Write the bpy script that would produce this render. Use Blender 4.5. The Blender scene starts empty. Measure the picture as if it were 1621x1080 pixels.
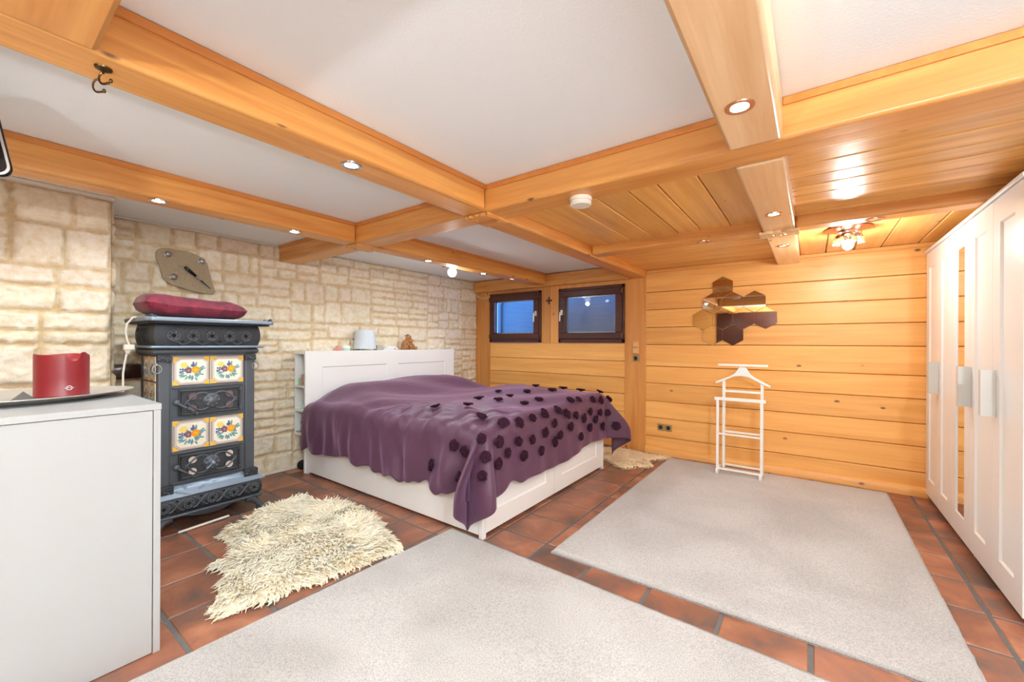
import bpy, math, random
import numpy as np
from mathutils import Vector, Matrix, noise

C = bpy.context.scene.collection
PI = math.pi

# ------------------------------------------------------------------ camera
YAW = math.radians(36.33); ROLL = math.radians(0.25); H = 1.22
cam = bpy.data.cameras.new('camera'); cam_o = bpy.data.objects.new('camera', cam); C.objects.link(cam_o)
cam.sensor_width = 36; cam.lens = 646.0/1621*36; cam.shift_y = 3.0/1621; cam.clip_start = 0.02
_f = Vector((-math.sin(YAW), math.cos(YAW), 0)); _r = Vector((math.cos(YAW), math.sin(YAW), 0)); _u = Vector((0, 0, 1))
_R = _r*math.cos(ROLL)+_u*math.sin(ROLL); _U = -_r*math.sin(ROLL)+_u*math.cos(ROLL)
cam_o.matrix_world = Matrix(((_R.x, _U.x, -_f.x, 0), (_R.y, _U.y, -_f.y, 0), (_R.z, _U.z, -_f.z, H), (0, 0, 0, 1)))
bpy.context.scene.camera = cam_o

# ------------------------------------------------------------------ world: dusk sky seen through the windows
W = bpy.data.worlds.new('dusk'); bpy.context.scene.world = W; W.use_nodes = True
bg = W.node_tree.nodes['Background']; bg.inputs[0].default_value = (0.08, 0.24, 0.72, 1); bg.inputs[1].default_value = 8.0

# ------------------------------------------------------------------ exposure
S = bpy.context.scene
S.view_settings.view_transform = 'Standard'; S.view_settings.look = 'None'
S.view_settings.gamma = 1; S.view_settings.use_curve_mapping = False
EXPOSURE = 0.87
S.view_settings.exposure = EXPOSURE
SPOT_W = 13; LAMP_W = 11; UP_W = 105; GLOBE_W = 3; ADDED_LAMP_W = 75
try:
    S.cycles.max_bounces = 10; S.cycles.diffuse_bounces = 6; S.cycles.glossy_bounces = 5
    S.cycles.sample_clamp_indirect = 6; S.cycles.caustics_reflective = False
except Exception: pass

def light(kind, name, loc, energy, color=(.83, .94, 1.0), size=.03, rot=None, spot=None, blend=.6, parent=None):
    l = bpy.data.lights.new(name, kind); l.energy = energy; l.color = color
    if kind == 'AREA': l.shape = 'DISK'; l.size = size
    else: l.shadow_soft_size = size
    if kind == 'SPOT': l.spot_size = math.radians(spot or 110); l.spot_blend = blend
    o = bpy.data.objects.new(name, l); C.objects.link(o); o.location = loc
    if rot: o.rotation_euler = rot
    if parent:
        o.parent = parent; o.location = Vector(loc)-wloc(parent)
    return o

# ------------------------------------------------------------------ materials
def lin(c):
    return tuple(((v/255)/12.92 if v/255 <= .04045 else ((v/255+.055)/1.055)**2.4) for v in c)+(1,)
def newmat(name):
    m = bpy.data.materials.new(name); m.use_nodes = True
    nt = m.node_tree; b = nt.nodes['Principled BSDF']
    return m, nt, b
def N(nt, t, **kw):
    n = nt.nodes.new(t)
    for k, v in kw.items():
        if k in n.inputs: n.inputs[k].default_value = v
        else: setattr(n, k, v)
    return n
def L(nt, a, ao, b, bi): nt.links.new(a.outputs[ao], b.inputs[bi])
def plain(name, col, rough=.5, metal=0, bump=0, bscale=60, spec=None, var=.06, coat=0):
    m, nt, b = newmat(name)
    c = lin(col)
    tc = N(nt, 'ShaderNodeTexCoord'); nz = N(nt, 'ShaderNodeTexNoise', Scale=6.0, Detail=3.0)
    L(nt, tc, 'Object', nz, 'Vector')
    mx = N(nt, 'ShaderNodeMix', data_type='RGBA')
    mx.inputs['A'].default_value = tuple(v*(1-var) for v in c[:3])+(1,)
    mx.inputs['B'].default_value = tuple(min(1, v*(1+var)) for v in c[:3])+(1,)
    L(nt, nz, 'Fac', mx, 'Factor'); nt.links.new(mx.outputs['Result'], b.inputs['Base Color'])
    b.inputs['Roughness'].default_value = rough; b.inputs['Metallic'].default_value = metal
    if spec is not None: b.inputs['Specular IOR Level'].default_value = spec
    if coat: b.inputs['Coat Weight'].default_value = coat; b.inputs['Coat Roughness'].default_value = .1
    if bump:
        n2 = N(nt, 'ShaderNodeTexNoise', Scale=float(bscale), Detail=4.0); L(nt, tc, 'Object', n2, 'Vector')
        bp = N(nt, 'ShaderNodeBump', Strength=bump, Distance=.01); L(nt, n2, 'Fac', bp, 'Height'); L(nt, bp, 'Normal', b, 'Normal')
    return m
def emit(name, col, strength):
    m, nt, b = newmat(name)
    b.inputs['Base Color'].default_value = (.8, .8, .8, 1)
    b.inputs['Emission Color'].default_value = tuple(col)+(1,); b.inputs['Emission Strength'].default_value = strength
    return m
def wood(name, axis, lo, hi, knot=(96, 52, 22), rough=.42, gscale=1.0, var=.22, coat=.15, contrast=1.0):
    """varnished pine: grain runs along axis (0,1,2)"""
    m, nt, b = newmat(name)
    tc = N(nt, 'ShaderNodeTexCoord'); oi = N(nt, 'ShaderNodeObjectInfo'); ge = N(nt, 'ShaderNodeNewGeometry')
    ml = N(nt, 'ShaderNodeMath', operation='MULTIPLY'); ml.inputs[1].default_value = 37.0; L(nt, oi, 'Random', ml, 0)
    m2 = N(nt, 'ShaderNodeMath', operation='MULTIPLY'); m2.inputs[1].default_value = 53.0; L(nt, ge, 'Random Per Island', m2, 0)
    ad = N(nt, 'ShaderNodeMath', operation='ADD'); L(nt, ml, 0, ad, 0); L(nt, m2, 0, ad, 1)
    va = N(nt, 'ShaderNodeVectorMath', operation='ADD'); L(nt, tc, 'Object', va, 0); L(nt, ad, 0, va, 1)
    def mapped(along, across):
        mp = N(nt, 'ShaderNodeMapping'); s = [across]*3; s[axis] = along; mp.inputs['Scale'].default_value = s
        L(nt, va, 'Vector', mp, 'Vector'); return mp
    g1 = mapped(.9*gscale, 14*gscale); n1 = N(nt, 'ShaderNodeTexNoise', Scale=1.0, Detail=5.0, Distortion=.9); L(nt, g1, 'Vector', n1, 'Vector')
    g2 = mapped(3*gscale, 70*gscale); n2 = N(nt, 'ShaderNodeTexNoise', Scale=1.0, Detail=3.0, Distortion=.3); L(nt, g2, 'Vector', n2, 'Vector')
    g3 = mapped(.7, 1.6); n3 = N(nt, 'ShaderNodeTexNoise', Scale=1.2, Detail=2.0); L(nt, g3, 'Vector', n3, 'Vector')
    a = N(nt, 'ShaderNodeMath', operation='MULTIPLY'); a.inputs[1].default_value = .62; L(nt, n1, 'Fac', a, 0)
    c = N(nt, 'ShaderNodeMath', operation='MULTIPLY_ADD'); c.inputs[1].default_value = .2; L(nt, n2, 'Fac', c, 0); L(nt, a, 0, c, 2)
    d = N(nt, 'ShaderNodeMath', operation='MULTIPLY_ADD'); d.inputs[1].default_value = .18; L(nt, n3, 'Fac', d, 0); L(nt, c, 0, d, 2)
    cr = N(nt, 'ShaderNodeValToRGB'); L(nt, d, 0, cr, 'Fac')
    w = .17/contrast
    cr.color_ramp.elements[0].position = .5-w; cr.color_ramp.elements[0].color = lin(lo)
    cr.color_ramp.elements[1].position = .5+w; cr.color_ramp.elements[1].color = lin(hi)
    # knots
    gk = mapped(4.2, 7.5); vk = N(nt, 'ShaderNodeTexVoronoi', Scale=1.0); L(nt, gk, 'Vector', vk, 'Vector')
    sep = N(nt, 'ShaderNodeSeparateColor'); L(nt, vk, 'Color', sep, 'Color')
    gt = N(nt, 'ShaderNodeMath', operation='GREATER_THAN'); gt.inputs[1].default_value = .56; L(nt, sep, 'Red', gt, 0)
    kr = N(nt, 'ShaderNodeMapRange'); kr.inputs['From Min'].default_value = .05; kr.inputs['From Max'].default_value = .105
    kr.inputs['To Min'].default_value = .85; kr.inputs['To Max'].default_value = 0; L(nt, vk, 'Distance', kr, 'Value')
    km = N(nt, 'ShaderNodeMath', operation='MULTIPLY'); L(nt, kr, 'Result', km, 0); L(nt, gt, 0, km, 1)
    mk = N(nt, 'ShaderNodeMix', data_type='RGBA'); mk.inputs['B'].default_value = lin(knot)
    L(nt, km, 0, mk, 'Factor'); nt.links.new(cr.outputs['Color'], mk.inputs['A'])
    hs = N(nt, 'ShaderNodeHueSaturation'); nt.links.new(mk.outputs['Result'], hs.inputs['Color'])
    mr = N(nt, 'ShaderNodeMapRange'); mr.inputs['To Min'].default_value = 1-var; mr.inputs['To Max'].default_value = 1+var*.6
    L(nt, ge, 'Random Per Island', mr, 'Value'); L(nt, mr, 'Result', hs, 'Value')
    L(nt, hs, 'Color', b, 'Base Color')
    b.inputs['Roughness'].default_value = rough; b.inputs['Coat Weight'].default_value = coat; b.inputs['Coat Roughness'].default_value = .25
    bp = N(nt, 'ShaderNodeBump', Strength=.25, Distance=.004); L(nt, n1, 'Fac', bp, 'Height'); L(nt, bp, 'Normal', b, 'Normal')
    return m
LO, HI = (196, 120, 50), (232, 165, 84)
M = {}
M['beam_x'] = wood('beam_wood_x', 0, (192, 122, 54), (230, 168, 92))
M['beam_y'] = wood('beam_wood_y', 1, (192, 120, 52), (230, 168, 90))
M['beam_pale'] = wood('pale_beam_wood', 1, (214, 166, 116), (238, 204, 160), rough=.28)
M['post_z'] = wood('post_wood', 2, (196, 128, 60), (222, 156, 84), rough=.45)
M['plank_x'] = wood('plank_wood_x', 0, (220, 152, 76), (242, 184, 106), rough=.42, var=.1, coat=.05)
M['cplank_x'] = wood('ceiling_plank_x', 0, (206, 142, 68), (242, 190, 112), rough=.3, var=.12, contrast=1.5)
M['cplank_y'] = wood('ceiling_plank_y', 1, (210, 148, 74), (240, 186, 108), rough=.3, var=.1)
M['strip'] = wood('edge_strip_wood', 1, (198, 120, 50), (220, 144, 70), rough=.45)
M['dark_wood'] = wood('dark_window_wood', 0, (62, 26, 16), (86, 40, 26), knot=(40, 20, 14), rough=.4)
M['brown_gloss'] = plain('dark brown glaze', (52, 28, 20), .15, coat=.6)
M['white'] = plain('white lacquer', (236, 235, 232), .32, var=.01)
M['white_matte'] = plain('white paint', (238, 236, 232), .5, var=.01)
M['offwhite'] = plain('warm white plastic', (226, 218, 204), .45, var=.02)
M['plaster'] = plain('ceiling paint', (238, 243, 246), .85, bump=.12, bscale=140, var=.01)
M['black'] = plain('black gloss', (10, 10, 12), .12, var=.1)
M['black_matte'] = plain('matte black', (8, 8, 8), .8, var=.1)
M['chrome'] = plain('brushed chrome', (200, 198, 195), .22, metal=1, var=.02)
M['copper'] = plain('copper trim', (214, 160, 130), .25, metal=1, var=.02)
M['brass'] = plain('dark brass', (92, 70, 44), .35, metal=1)
M['iron'] = plain('cast iron', (84, 88, 94), .42, metal=.35, bump=.15, bscale=90, var=.15)
M['iron_worn'] = plain('worn blue grey iron', (134, 146, 160), .35, metal=.4, bump=.08, var=.12)
M['iron_dark'] = plain('dark cast iron', (60, 62, 66), .4, metal=.35, bump=.25, bscale=120, var=.2)
M['led'] = emit('lamp glow', (1, .95, .88), 30)
M['led_dim'] = emit('dim lamp glow', (1, .95, .9), 1.2)
M['bulb'] = emit('bulb glow', (1, .93, .8), 40)
M['globe'] = emit('globe glow', (1, .97, .93), 1.6)
M['mirror'] = plain('mirror silvering', (205, 196, 184), .02, metal=1, var=.0)
M['door_mirror'] = plain('door mirror silvering', (235, 235, 232), .02, metal=1, var=.0)
M['steel'] = plain('steel', (178, 178, 176), .3, metal=1)

def glass_mat():
    m, nt, b = newmat('window glass')
    tr = N(nt, 'ShaderNodeBsdfTransparent'); gl = N(nt, 'ShaderNodeBsdfGlossy', Roughness=.02)
    lw_ = N(nt, 'ShaderNodeLayerWeight', Blend=.5); pw = N(nt, 'ShaderNodeMath', operation='POWER'); pw.inputs[1].default_value = 4
    ma = N(nt, 'ShaderNodeMath', operation='MULTIPLY_ADD'); ma.inputs[1].default_value = .6; ma.inputs[2].default_value = .045
    L(nt, lw_, 'Facing', pw, 0); L(nt, pw, 0, ma, 0); mx = N(nt, 'ShaderNodeMixShader'); L(nt, ma, 0, mx, 'Fac'); L(nt, tr, 'BSDF', mx, 1); L(nt, gl, 'BSDF', mx, 2)
    nt.links.new(mx.outputs[0], nt.nodes['Material Output'].inputs['Surface'])
    return m
M['glass'] = glass_mat()

def stone_mat():
    m, nt, b = newmat('cast stone')
    at = N(nt, 'ShaderNodeAttribute', attribute_name='tint')
    tc = N(nt, 'ShaderNodeTexCoord')
    n1 = N(nt, 'ShaderNodeTexNoise', Scale=22.0, Detail=8.0, Roughness=.65); L(nt, tc, 'Object', n1, 'Vector')
    n2 = N(nt, 'ShaderNodeTexNoise', Scale=2.2, Detail=3.0); L(nt, tc, 'Object', n2, 'Vector')
    cr = N(nt, 'ShaderNodeValToRGB'); L(nt, n1, 'Fac', cr, 'Fac')
    cr.color_ramp.elements[0].position = .3; cr.color_ramp.elements[0].color = lin((226, 206, 172))
    cr.color_ramp.elements[1].position = .62; cr.color_ramp.elements[1].color = lin((243, 234, 216))
    cr2 = N(nt, 'ShaderNodeMix', data_type='RGBA', blend_type='MULTIPLY'); cr2.inputs['Factor'].default_value = 1
    nt.links.new(cr.outputs['Color'], cr2.inputs['A']); nt.links.new(at.outputs['Color'], cr2.inputs['B'])
    L(nt, cr2, 'Result', b, 'Base Color'); b.inputs['Roughness'].default_value = .8
    n3 = N(nt, 'ShaderNodeTexNoise', Scale=75.0, Detail=5.0, Roughness=.7); L(nt, tc, 'Object', n3, 'Vector')
    ad = N(nt, 'ShaderNodeMath', operation='MULTIPLY_ADD'); ad.inputs[1].default_value = .45; L(nt, n3, 'Fac', ad, 0); L(nt, n1, 'Fac', ad, 2)
    bp = N(nt, 'ShaderNodeBump', Strength=.9, Distance=.009); L(nt, ad, 0, bp, 'Height'); L(nt, bp, 'Normal', b, 'Normal')
    return m
M['stone'] = stone_mat()
def tile_mat():
    m, nt, b = newmat('terracotta')
    tc = N(nt, 'ShaderNodeTexCoord'); ge = N(nt, 'ShaderNodeNewGeometry')
    va = N(nt, 'ShaderNodeVectorMath', operation='ADD'); L(nt, tc, 'Object', va, 0)
    m2 = N(nt, 'ShaderNodeMath', operation='MULTIPLY'); m2.inputs[1].default_value = 61.0; L(nt, ge, 'Random Per Island', m2, 0); L(nt, m2, 0, va, 1)
    n1 = N(nt, 'ShaderNodeTexNoise', Scale=3.6, Detail=6.0, Roughness=.6, Distortion=.5); L(nt, va, 'Vector', n1, 'Vector')
    n2 = N(nt, 'ShaderNodeTexNoise', Scale=40.0, Detail=4.0); L(nt, va, 'Vector', n2, 'Vector')
    cr = N(nt, 'ShaderNodeValToRGB'); L(nt, n1, 'Fac', cr, 'Fac')
    cr.color_ramp.elements[0].position = .34; cr.color_ramp.elements[0].color = lin((108, 86, 76))
    cr.color_ramp.elements[1].position = .66; cr.color_ramp.elements[1].color = lin((182, 122, 90))
    e = cr.color_ramp.elements.new(.5); e.color = lin((152, 96, 72))
    hs = N(nt, 'ShaderNodeHueSaturation'); L(nt, cr, 'Color', hs, 'Color')
    mr = N(nt, 'ShaderNodeMapRange'); mr.inputs['To Min'].default_value = .78; mr.inputs['To Max'].default_value = 1.12
    L(nt, ge, 'Random Per Island', mr, 'Value'); L(nt, mr, 'Result', hs, 'Value'); L(nt, hs, 'Color', b, 'Base Color')
    b.inputs['Roughness'].default_value = .42
    bp = N(nt, 'ShaderNodeBump', Strength=.25, Distance=.004); L(nt, n2, 'Fac', bp, 'Height'); L(nt, bp, 'Normal', b, 'Normal')
    return m
M['tile'] = tile_mat()
M['grout'] = plain('slate grout', (104, 100, 96), .8, bump=.3, var=.1)

def rug_mat():
    m, nt, b = newmat('rug pile')
    tc = N(nt, 'ShaderNodeTexCoord')
    n1 = N(nt, 'ShaderNodeTexNoise', Scale=1.6, Detail=6.0, Distortion=.5); L(nt, tc, 'Object', n1, 'Vector')
    n2 = N(nt, 'ShaderNodeTexNoise', Scale=170.0, Detail=3.0, Roughness=.7); L(nt, tc, 'Object', n2, 'Vector')
    cr = N(nt, 'ShaderNodeValToRGB'); L(nt, n1, 'Fac', cr, 'Fac')
    cr.color_ramp.elements[0].position = .36; cr.color_ramp.elements[0].color = lin((178, 173, 168))
    cr.color_ramp.elements[1].position = .6; cr.color_ramp.elements[1].color = lin((196, 192, 188))
    c2 = N(nt, 'ShaderNodeValToRGB'); L(nt, n2, 'Fac', c2, 'Fac')
    c2.color_ramp.elements[0].position = .32; c2.color_ramp.elements[0].color = (.62, .6, .58, 1)
    c2.color_ramp.elements[1].position = .6; c2.color_ramp.elements[1].color = (1.06, 1.05, 1.04, 1)
    mx = N(nt, 'ShaderNodeMix', data_type='RGBA', blend_type='MULTIPLY'); mx.inputs['Factor'].default_value = 1
    nt.links.new(cr.outputs['Color'], mx.inputs['A']); nt.links.new(c2.outputs['Color'], mx.inputs['B'])
    L(nt, mx, 'Result', b, 'Base Color'); b.inputs['Roughness'].default_value = .95
    b.inputs['Specular IOR Level'].default_value = .1
    b.inputs['Sheen Weight'].default_value = .3
    bp = N(nt, 'ShaderNodeBump', Strength=.6, Distance=.006); L(nt, n2, 'Fac', bp, 'Height'); L(nt, bp, 'Normal', b, 'Normal')
    return m
M['rug'] = rug_mat()

# ------------------------------------------------------------------ mesh helpers
def wloc(o):
    v = Vector((0, 0, 0))
    while o is not None:
        v += o.location; o = o.parent
    return v
class MB:
    def __init__(s): s.v = []; s.f = []; s.m = []; s.mi = 0
    def add(s, vs, fs):
        n = len(s.v); s.v += [tuple(p) for p in vs]
        s.f += [tuple(i+n for i in f) for f in fs]; s.m += [s.mi]*len(fs)
        return s
    def box(s, x0, x1, y0, y1, z0, z1, T=None):
        vs = [(x, y, z) for z in (z0, z1) for y in (y0, y1) for x in (x0, x1)]
        if T is not None: vs = [tuple(T @ Vector(p)) for p in vs]
        return s.add(vs, [(0, 2, 3, 1), (4, 5, 7, 6), (0, 1, 5, 4), (2, 6, 7, 3), (0, 4, 6, 2), (1, 3, 7, 5)])
    def lathe(s, prof, c=(0, 0, 0), seg=24, axis='z', close=True):
        """prof: (radius, height) list"""
        vs = []; fs = []
        for (r, h) in prof:
            for k in range(seg):
                a = 2*PI*k/seg; p = (r*math.cos(a), r*math.sin(a), h)
                if axis == 'x': p = (p[2], p[0], p[1])
                elif axis == 'y': p = (p[1], p[2], p[0])
                vs.append((p[0]+c[0], p[1]+c[1], p[2]+c[2]))
        n = len(prof)
        for i in range(n-1):
            for k in range(seg):
                k2 = (k+1) % seg
                fs.append((i*seg+k, i*seg+k2, (i+1)*seg+k2, (i+1)*seg+k))
        if close:
            fs.append(tuple(range(seg-1, -1, -1))); fs.append(tuple((n-1)*seg+k for k in range(seg)))
        return s.add(vs, fs)
    def tube(s, pts, r, seg=8, closed=False):
        pts = [Vector(p) for p in pts]; n = len(pts)
        rs = r if isinstance(r, (list, tuple)) else [r]*n
        vs = []; fs = []; up = None
        for i, p in enumerate(pts):
            if closed: t = pts[(i+1) % n]-pts[i-1]
            else: t = pts[min(i+1, n-1)]-pts[max(i-1, 0)]
            t.normalize()
            if up is None:
                up = Vector((0, 0, 1)) if abs(t.z) < .9 else Vector((1, 0, 0))
            a = t.cross(up)
            if a.length < 1e-4: a = t.cross(Vector((0, 1, 0)))
            a.normalize(); b = a.cross(t); b.normalize(); up = b
            for k in range(seg):
                g = 2*PI*k/seg; vs.append(p+a*(math.cos(g)*rs[i])+b*(math.sin(g)*rs[i]))
        m = n if closed else n-1
        for i in range(m):
            j = (i+1) % n
            for k in range(seg):
                k2 = (k+1) % seg; fs.append((i*seg+k, j*seg+k, j*seg+k2, i*seg+k2))
        if not closed:
            fs.append(tuple(range(seg))); fs.append(tuple((n-1)*seg+k for k in range(seg-1, -1, -1)))
        return s.add(vs, fs)
    def prism(s, poly, a0, a1, axis='x'):
        """poly 2D extruded along axis; poly coords are the other two axes in order"""
        def mk(p, a):
            if axis == 'x': return (a, p[0], p[1])
            if axis == 'y': return (p[0], a, p[1])
            return (p[0], p[1], a)
        n = len(poly); vs = [mk(p, a0) for p in poly]+[mk(p, a1) for p in poly]
        fs = [tuple(range(n-1, -1, -1)), tuple(range(n, 2*n))]
        fs += [(i, (i+1) % n, n+(i+1) % n, n+i) for i in range(n)]
        return s.add(vs, fs)
    def ball(s, c, r, seg=12, rings=8, sc=(1, 1, 1), T=None):
        vs = []; fs = []
        for i in range(rings+1):
            th = PI*i/rings
            for k in range(seg):
                a = 2*PI*k/seg
                p = Vector((r*sc[0]*math.sin(th)*math.cos(a), r*sc[1]*math.sin(th)*math.sin(a), r*sc[2]*math.cos(th)))
                if T is not None: p = T @ p
                vs.append((p.x+c[0], p.y+c[1], p.z+c[2]))
        for i in range(rings):
            for k in range(seg):
                k2 = (k+1) % seg; fs.append((i*seg+k, (i+1)*seg+k, (i+1)*seg+k2, i*seg+k2))
        return s.add(vs, fs)
    def build(s, name, mats, parent=None, at=None, bevel=0, bseg=2, smooth=True, ang=35, local=False, struct=False):
        if not isinstance(mats, (list, tuple)): mats = [mats]
        off = Vector((0, 0, 0))
        if parent is not None and not local: off = wloc(parent)
        if parent is None and at is not None: off = Vector(at)
        me = bpy.data.meshes.new(name)
        me.from_pydata([(p[0]-off.x, p[1]-off.y, p[2]-off.z) for p in s.v], [], s.f)
        for m in mats: me.materials.append(m)
        if len(mats) > 1: me.polygons.foreach_set('material_index', s.m)
        if smooth:
            me.polygons.foreach_set('use_smooth', [True]*len(me.polygons))
            try: me.set_sharp_from_angle(angle=math.radians(ang))
            except Exception: pass
        me.update()
        o = bpy.data.objects.new(name, me); C.objects.link(o)
        if parent is not None: o.parent = parent
        elif at is not None: o.location = at
        if bevel:
            b = o.modifiers.new('bevel', 'BEVEL'); b.width = bevel; b.segments = bseg; b.limit_method = 'ANGLE'; b.angle_limit = math.radians(40)
        if struct: o['kind'] = 'structure'
        return o
def thing(name, label, cat, loc=(0, 0, 0), rotz=0, group=None):
    o = bpy.data.objects.new(name, None); C.objects.link(o); o.location = loc; o.rotation_euler = (0, 0, rotz)
    o.empty_display_size = .05
    return tag(o, label, cat, group)
def tag(o, label, cat, group=None, kind=None):
    o['label'] = label; o['category'] = cat
    if group: o['group'] = group
    if kind: o['kind'] = kind
    return o
def dup(root, loc=None, label=None):
    r = root.copy(); C.objects.link(r)
    if loc is not None: r.location = loc
    if label: r['label'] = label
    for ch in list(root.children):
        c = ch.copy(); C.objects.link(c); c.parent = r
        for g in list(ch.children):
            d = g.copy(); C.objects.link(d); d.parent = c
    return r

# ================================================================== SETTING
XS, YW, ZC, ZB, ZW = -4.05, 4.59, 2.12, 1.97, 2.035
XR, YBK = 1.32, -2.3

# ---- floor: terracotta tiles on a grout bed
fl = MB(); fl.mi = 0
fl.box(XS-.1, XR+.1, YBK-.1, YW+.1, -.06, -.004)
fl.mi = 1
px, py = .3243, .3165
for i in range(-13, 5):
    for j in range(-10, 14):
        x0, y0 = i*px, .545+j*py
        x1, y1 = min(x0+px, XR), min(y0+py, YW); x0 = max(x0, XS); y0 = max(y0, YBK)
        if x1-x0 < .03 or y1-y0 < .03: continue
        g, h = .008, .004
        a = [(x0+g, y0+g, -.005), (x1-g, y0+g, -.005), (x1-g, y1-g, -.005), (x0+g, y1-g, -.005)]
        t = [(x0+g+h, y0+g+h, 0), (x1-g-h, y0+g+h, 0), (x1-g-h, y1-g-h, 0), (x0+g+h, y1-g-h, 0)]
        fl.add(a+t, [(4, 5, 6, 7), (0, 1, 5, 4), (1, 2, 6, 5), (2, 3, 7, 6), (3, 0, 4, 7)])
fl.build('floor', [M['grout'], M['tile']], smooth=False, struct=True)

# ---- white ceiling
MB().box(XS-.1, XR+.1, YBK-.1, YW+.1, ZC, ZC+.08).build('ceiling', M['plaster'], smooth=False, struct=True)

# ---- stone walls
rng = random.Random(7)
def split(x0, x1, y0, y1, out, big):
    w, h = x1-x0, y1-y0
    mw, mh = big
    if w <= mw*rng.uniform(.75, 1.2) and h <= mh*rng.uniform(.8, 1.15):
        out.append((x0, x1, y0, y1)); return
    if h > mh*.9 and (h/mh > w/mw*.8 or w < .14):
        c = y0+h*rng.uniform(.38, .62); split(x0, x1, y0, c, out, big); split(x0, x1, c, y1, out, big)
    else:
        c = x0+w*rng.uniform(.32, .68); split(x0, c, y0, y1, out, big); split(c, x1, y0, y1, out, big)
def vnoise(nr, ny, nx, cells_y, cells_x):
    g = nr.random((cells_y+2, cells_x+2))
    yy = np.linspace(0, cells_y, ny, endpoint=False); xx = np.linspace(0, cells_x, nx, endpoint=False)
    yi = yy.astype(int); xi = xx.astype(int); fy = yy-yi; fx = xx-xi
    fy = fy*fy*(3-2*fy); fx = fx*fx*(3-2*fx)
    a = g[yi][:, xi]; b = g[yi][:, xi+1]; c = g[yi+1][:, xi]; d = g[yi+1][:, xi+1]
    return (a*(1-fx)+b*fx)*(1-fy[:, None])+(c*(1-fx)+d*fx)*fy[:, None]
def stone_wall(name, org, du, w, h, nrm, big, seed, thick=.1, relief=.024, rise=None):
    """heightfield of dressed rubble blocks; org lower corner, du unit vector along, nrm outward"""
    nr = np.random.default_rng(seed); res = .011
    nx, ny = int(w/res)+1, int(h/res)+1
    X = np.linspace(0, w, nx); Y = np.linspace(0, h, ny)
    Hh = np.zeros((ny, nx)); T = np.zeros((ny, nx, 3)); T[:] = (.80, .69, .53)
    wob = (vnoise(nr, ny, nx, int(h*22), int(w*22))-.5)*.016+(vnoise(nr, ny, nx, int(h*60), int(w*60))-.5)*.008
    rough = (vnoise(nr, ny, nx, int(h*30), int(w*18))-.5)*.014+(vnoise(nr, ny, nx, int(h*75), int(w*55))-.5)*.010
    blocks = []
    bands = []; z = 0
    while z < h-.05:
        b = rng.uniform(.28, .52); b = min(b, h-z); 
        if h-z-b < .15: b = h-z
        bands.append((z, z+b)); z += b
    for (z0, z1) in bands:
        x = 0
        while x < w-.02:
            c = min(rng.uniform(.5, .95), w-x)
            if w-x-c < .25: c = w-x
            split(x, x+c, z0, z1, blocks, (big[0]*rng.choice([.5, .8, 1, 1.15]), big[1]*rng.choice([.7, .9, 1.1, 1.4]))); x += c
    for (x0, x1, y0, y1) in blocks:
        i0, i1 = np.searchsorted(X, x0), np.searchsorted(X, x1); j0, j1 = np.searchsorted(Y, y0), np.searchsorted(Y, y1)
        if i1 <= i0 or j1 <= j0: continue
        xx = X[i0:i1][None, :]; yy = Y[j0:j1][:, None]
        d = np.minimum(np.minimum(xx-x0, x1-xx), np.minimum(yy-y0, y1-yy))+wob[j0:j1, i0:i1]-.005
        t = np.clip(d/.013, 0, 1); t = t*t*(3-2*t)
        tilt = (xx-(x0+x1)/2)*nr.uniform(-.03, .03)+(yy-(y0+y1)/2)*nr.uniform(-.05, .05)
        Hh[j0:j1, i0:i1] = t*(relief*nr.uniform(.7, 1.2)+tilt+rough[j0:j1, i0:i1])
        k = nr.uniform(.93, 1.0); tint = np.array([k, k*nr.uniform(.965, 1), k*nr.uniform(.93, .99)])
        T[j0:j1, i0:i1] = T[j0:j1, i0:i1]*(1-t[..., None])+tint*t[..., None]
    Hh += .002
    org = Vector(org); du = Vector(du); nv = Vector(nrm)
    P = np.array(org)+X[None, :, None]*np.array(du)+Y[:, None, None]*np.array((0, 0, 1))+Hh[..., None]*np.array(nv)
    V = P.reshape(-1, 3)
    idx = np.arange(nx*ny).reshape(ny, nx)
    q = np.stack([idx[:-1, :-1], idx[:-1, 1:], idx[1:, 1:], idx[1:, :-1]], -1).reshape(-1, 4)
    if du.cross(Vector((0, 0, 1))).dot(nv) < 0: q = q[:, ::-1]
    # back slab
    n0 = len(V); bk = -np.array(nv)*thick; o = np.array(org); ux = np.array(du)*w; uz = np.array((0, 0, h))
    back = [o+bk, o+ux+bk, o+ux+uz+bk, o+uz+bk, o, o+ux, o+ux+uz, o+uz]
    V = np.vstack([V, back]); fs = q.tolist()
    fs += [[n0, n0+1, n0+2, n0+3], [n0, n0+1, n0+5, n0+4], [n0+1, n0+2, n0+6, n0+5], [n0+2, n0+3, n0+7, n0+6], [n0+3, n0, n0+4, n0+7]]
    me = bpy.data.meshes.new(name); me.from_pydata(V.tolist(), [], fs)
    ca = me.color_attributes.new('tint', 'FLOAT_COLOR', 'POINT')
    col = np.ones((len(V), 4)); col[:nx*ny, :3] = T.reshape(-1, 3); ca.data.foreach_set('color', col.ravel())
    me.materials.append(M['stone']); me.polygons.foreach_set('use_smooth', [True]*len(me.polygons)); me.update()
    o = bpy.data.objects.new(name, me); C.objects.link(o); o['kind'] = 'structure'
    return o
stone_wall('wall_left', (XS, YBK, 0), (0, 1, 0), YW-YBK, ZC, (1, 0, 0), (.40, .19), 3)
stone_wall('wall_left_chimney_breast', (-3.57, YBK, 0), (0, 1, 0), .575-YBK, ZC-.012, (1, 0, 0), (.42, .25), 11, thick=.4, relief=.03)
stone_wall('wall_left_chimney_side', (XS+.01, .576, 0), (1, 0, 0), -3.575-XS-.01, ZC-.012, (0, 1, 0), (.40, .25), 19, thick=.05, relief=.02)
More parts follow.
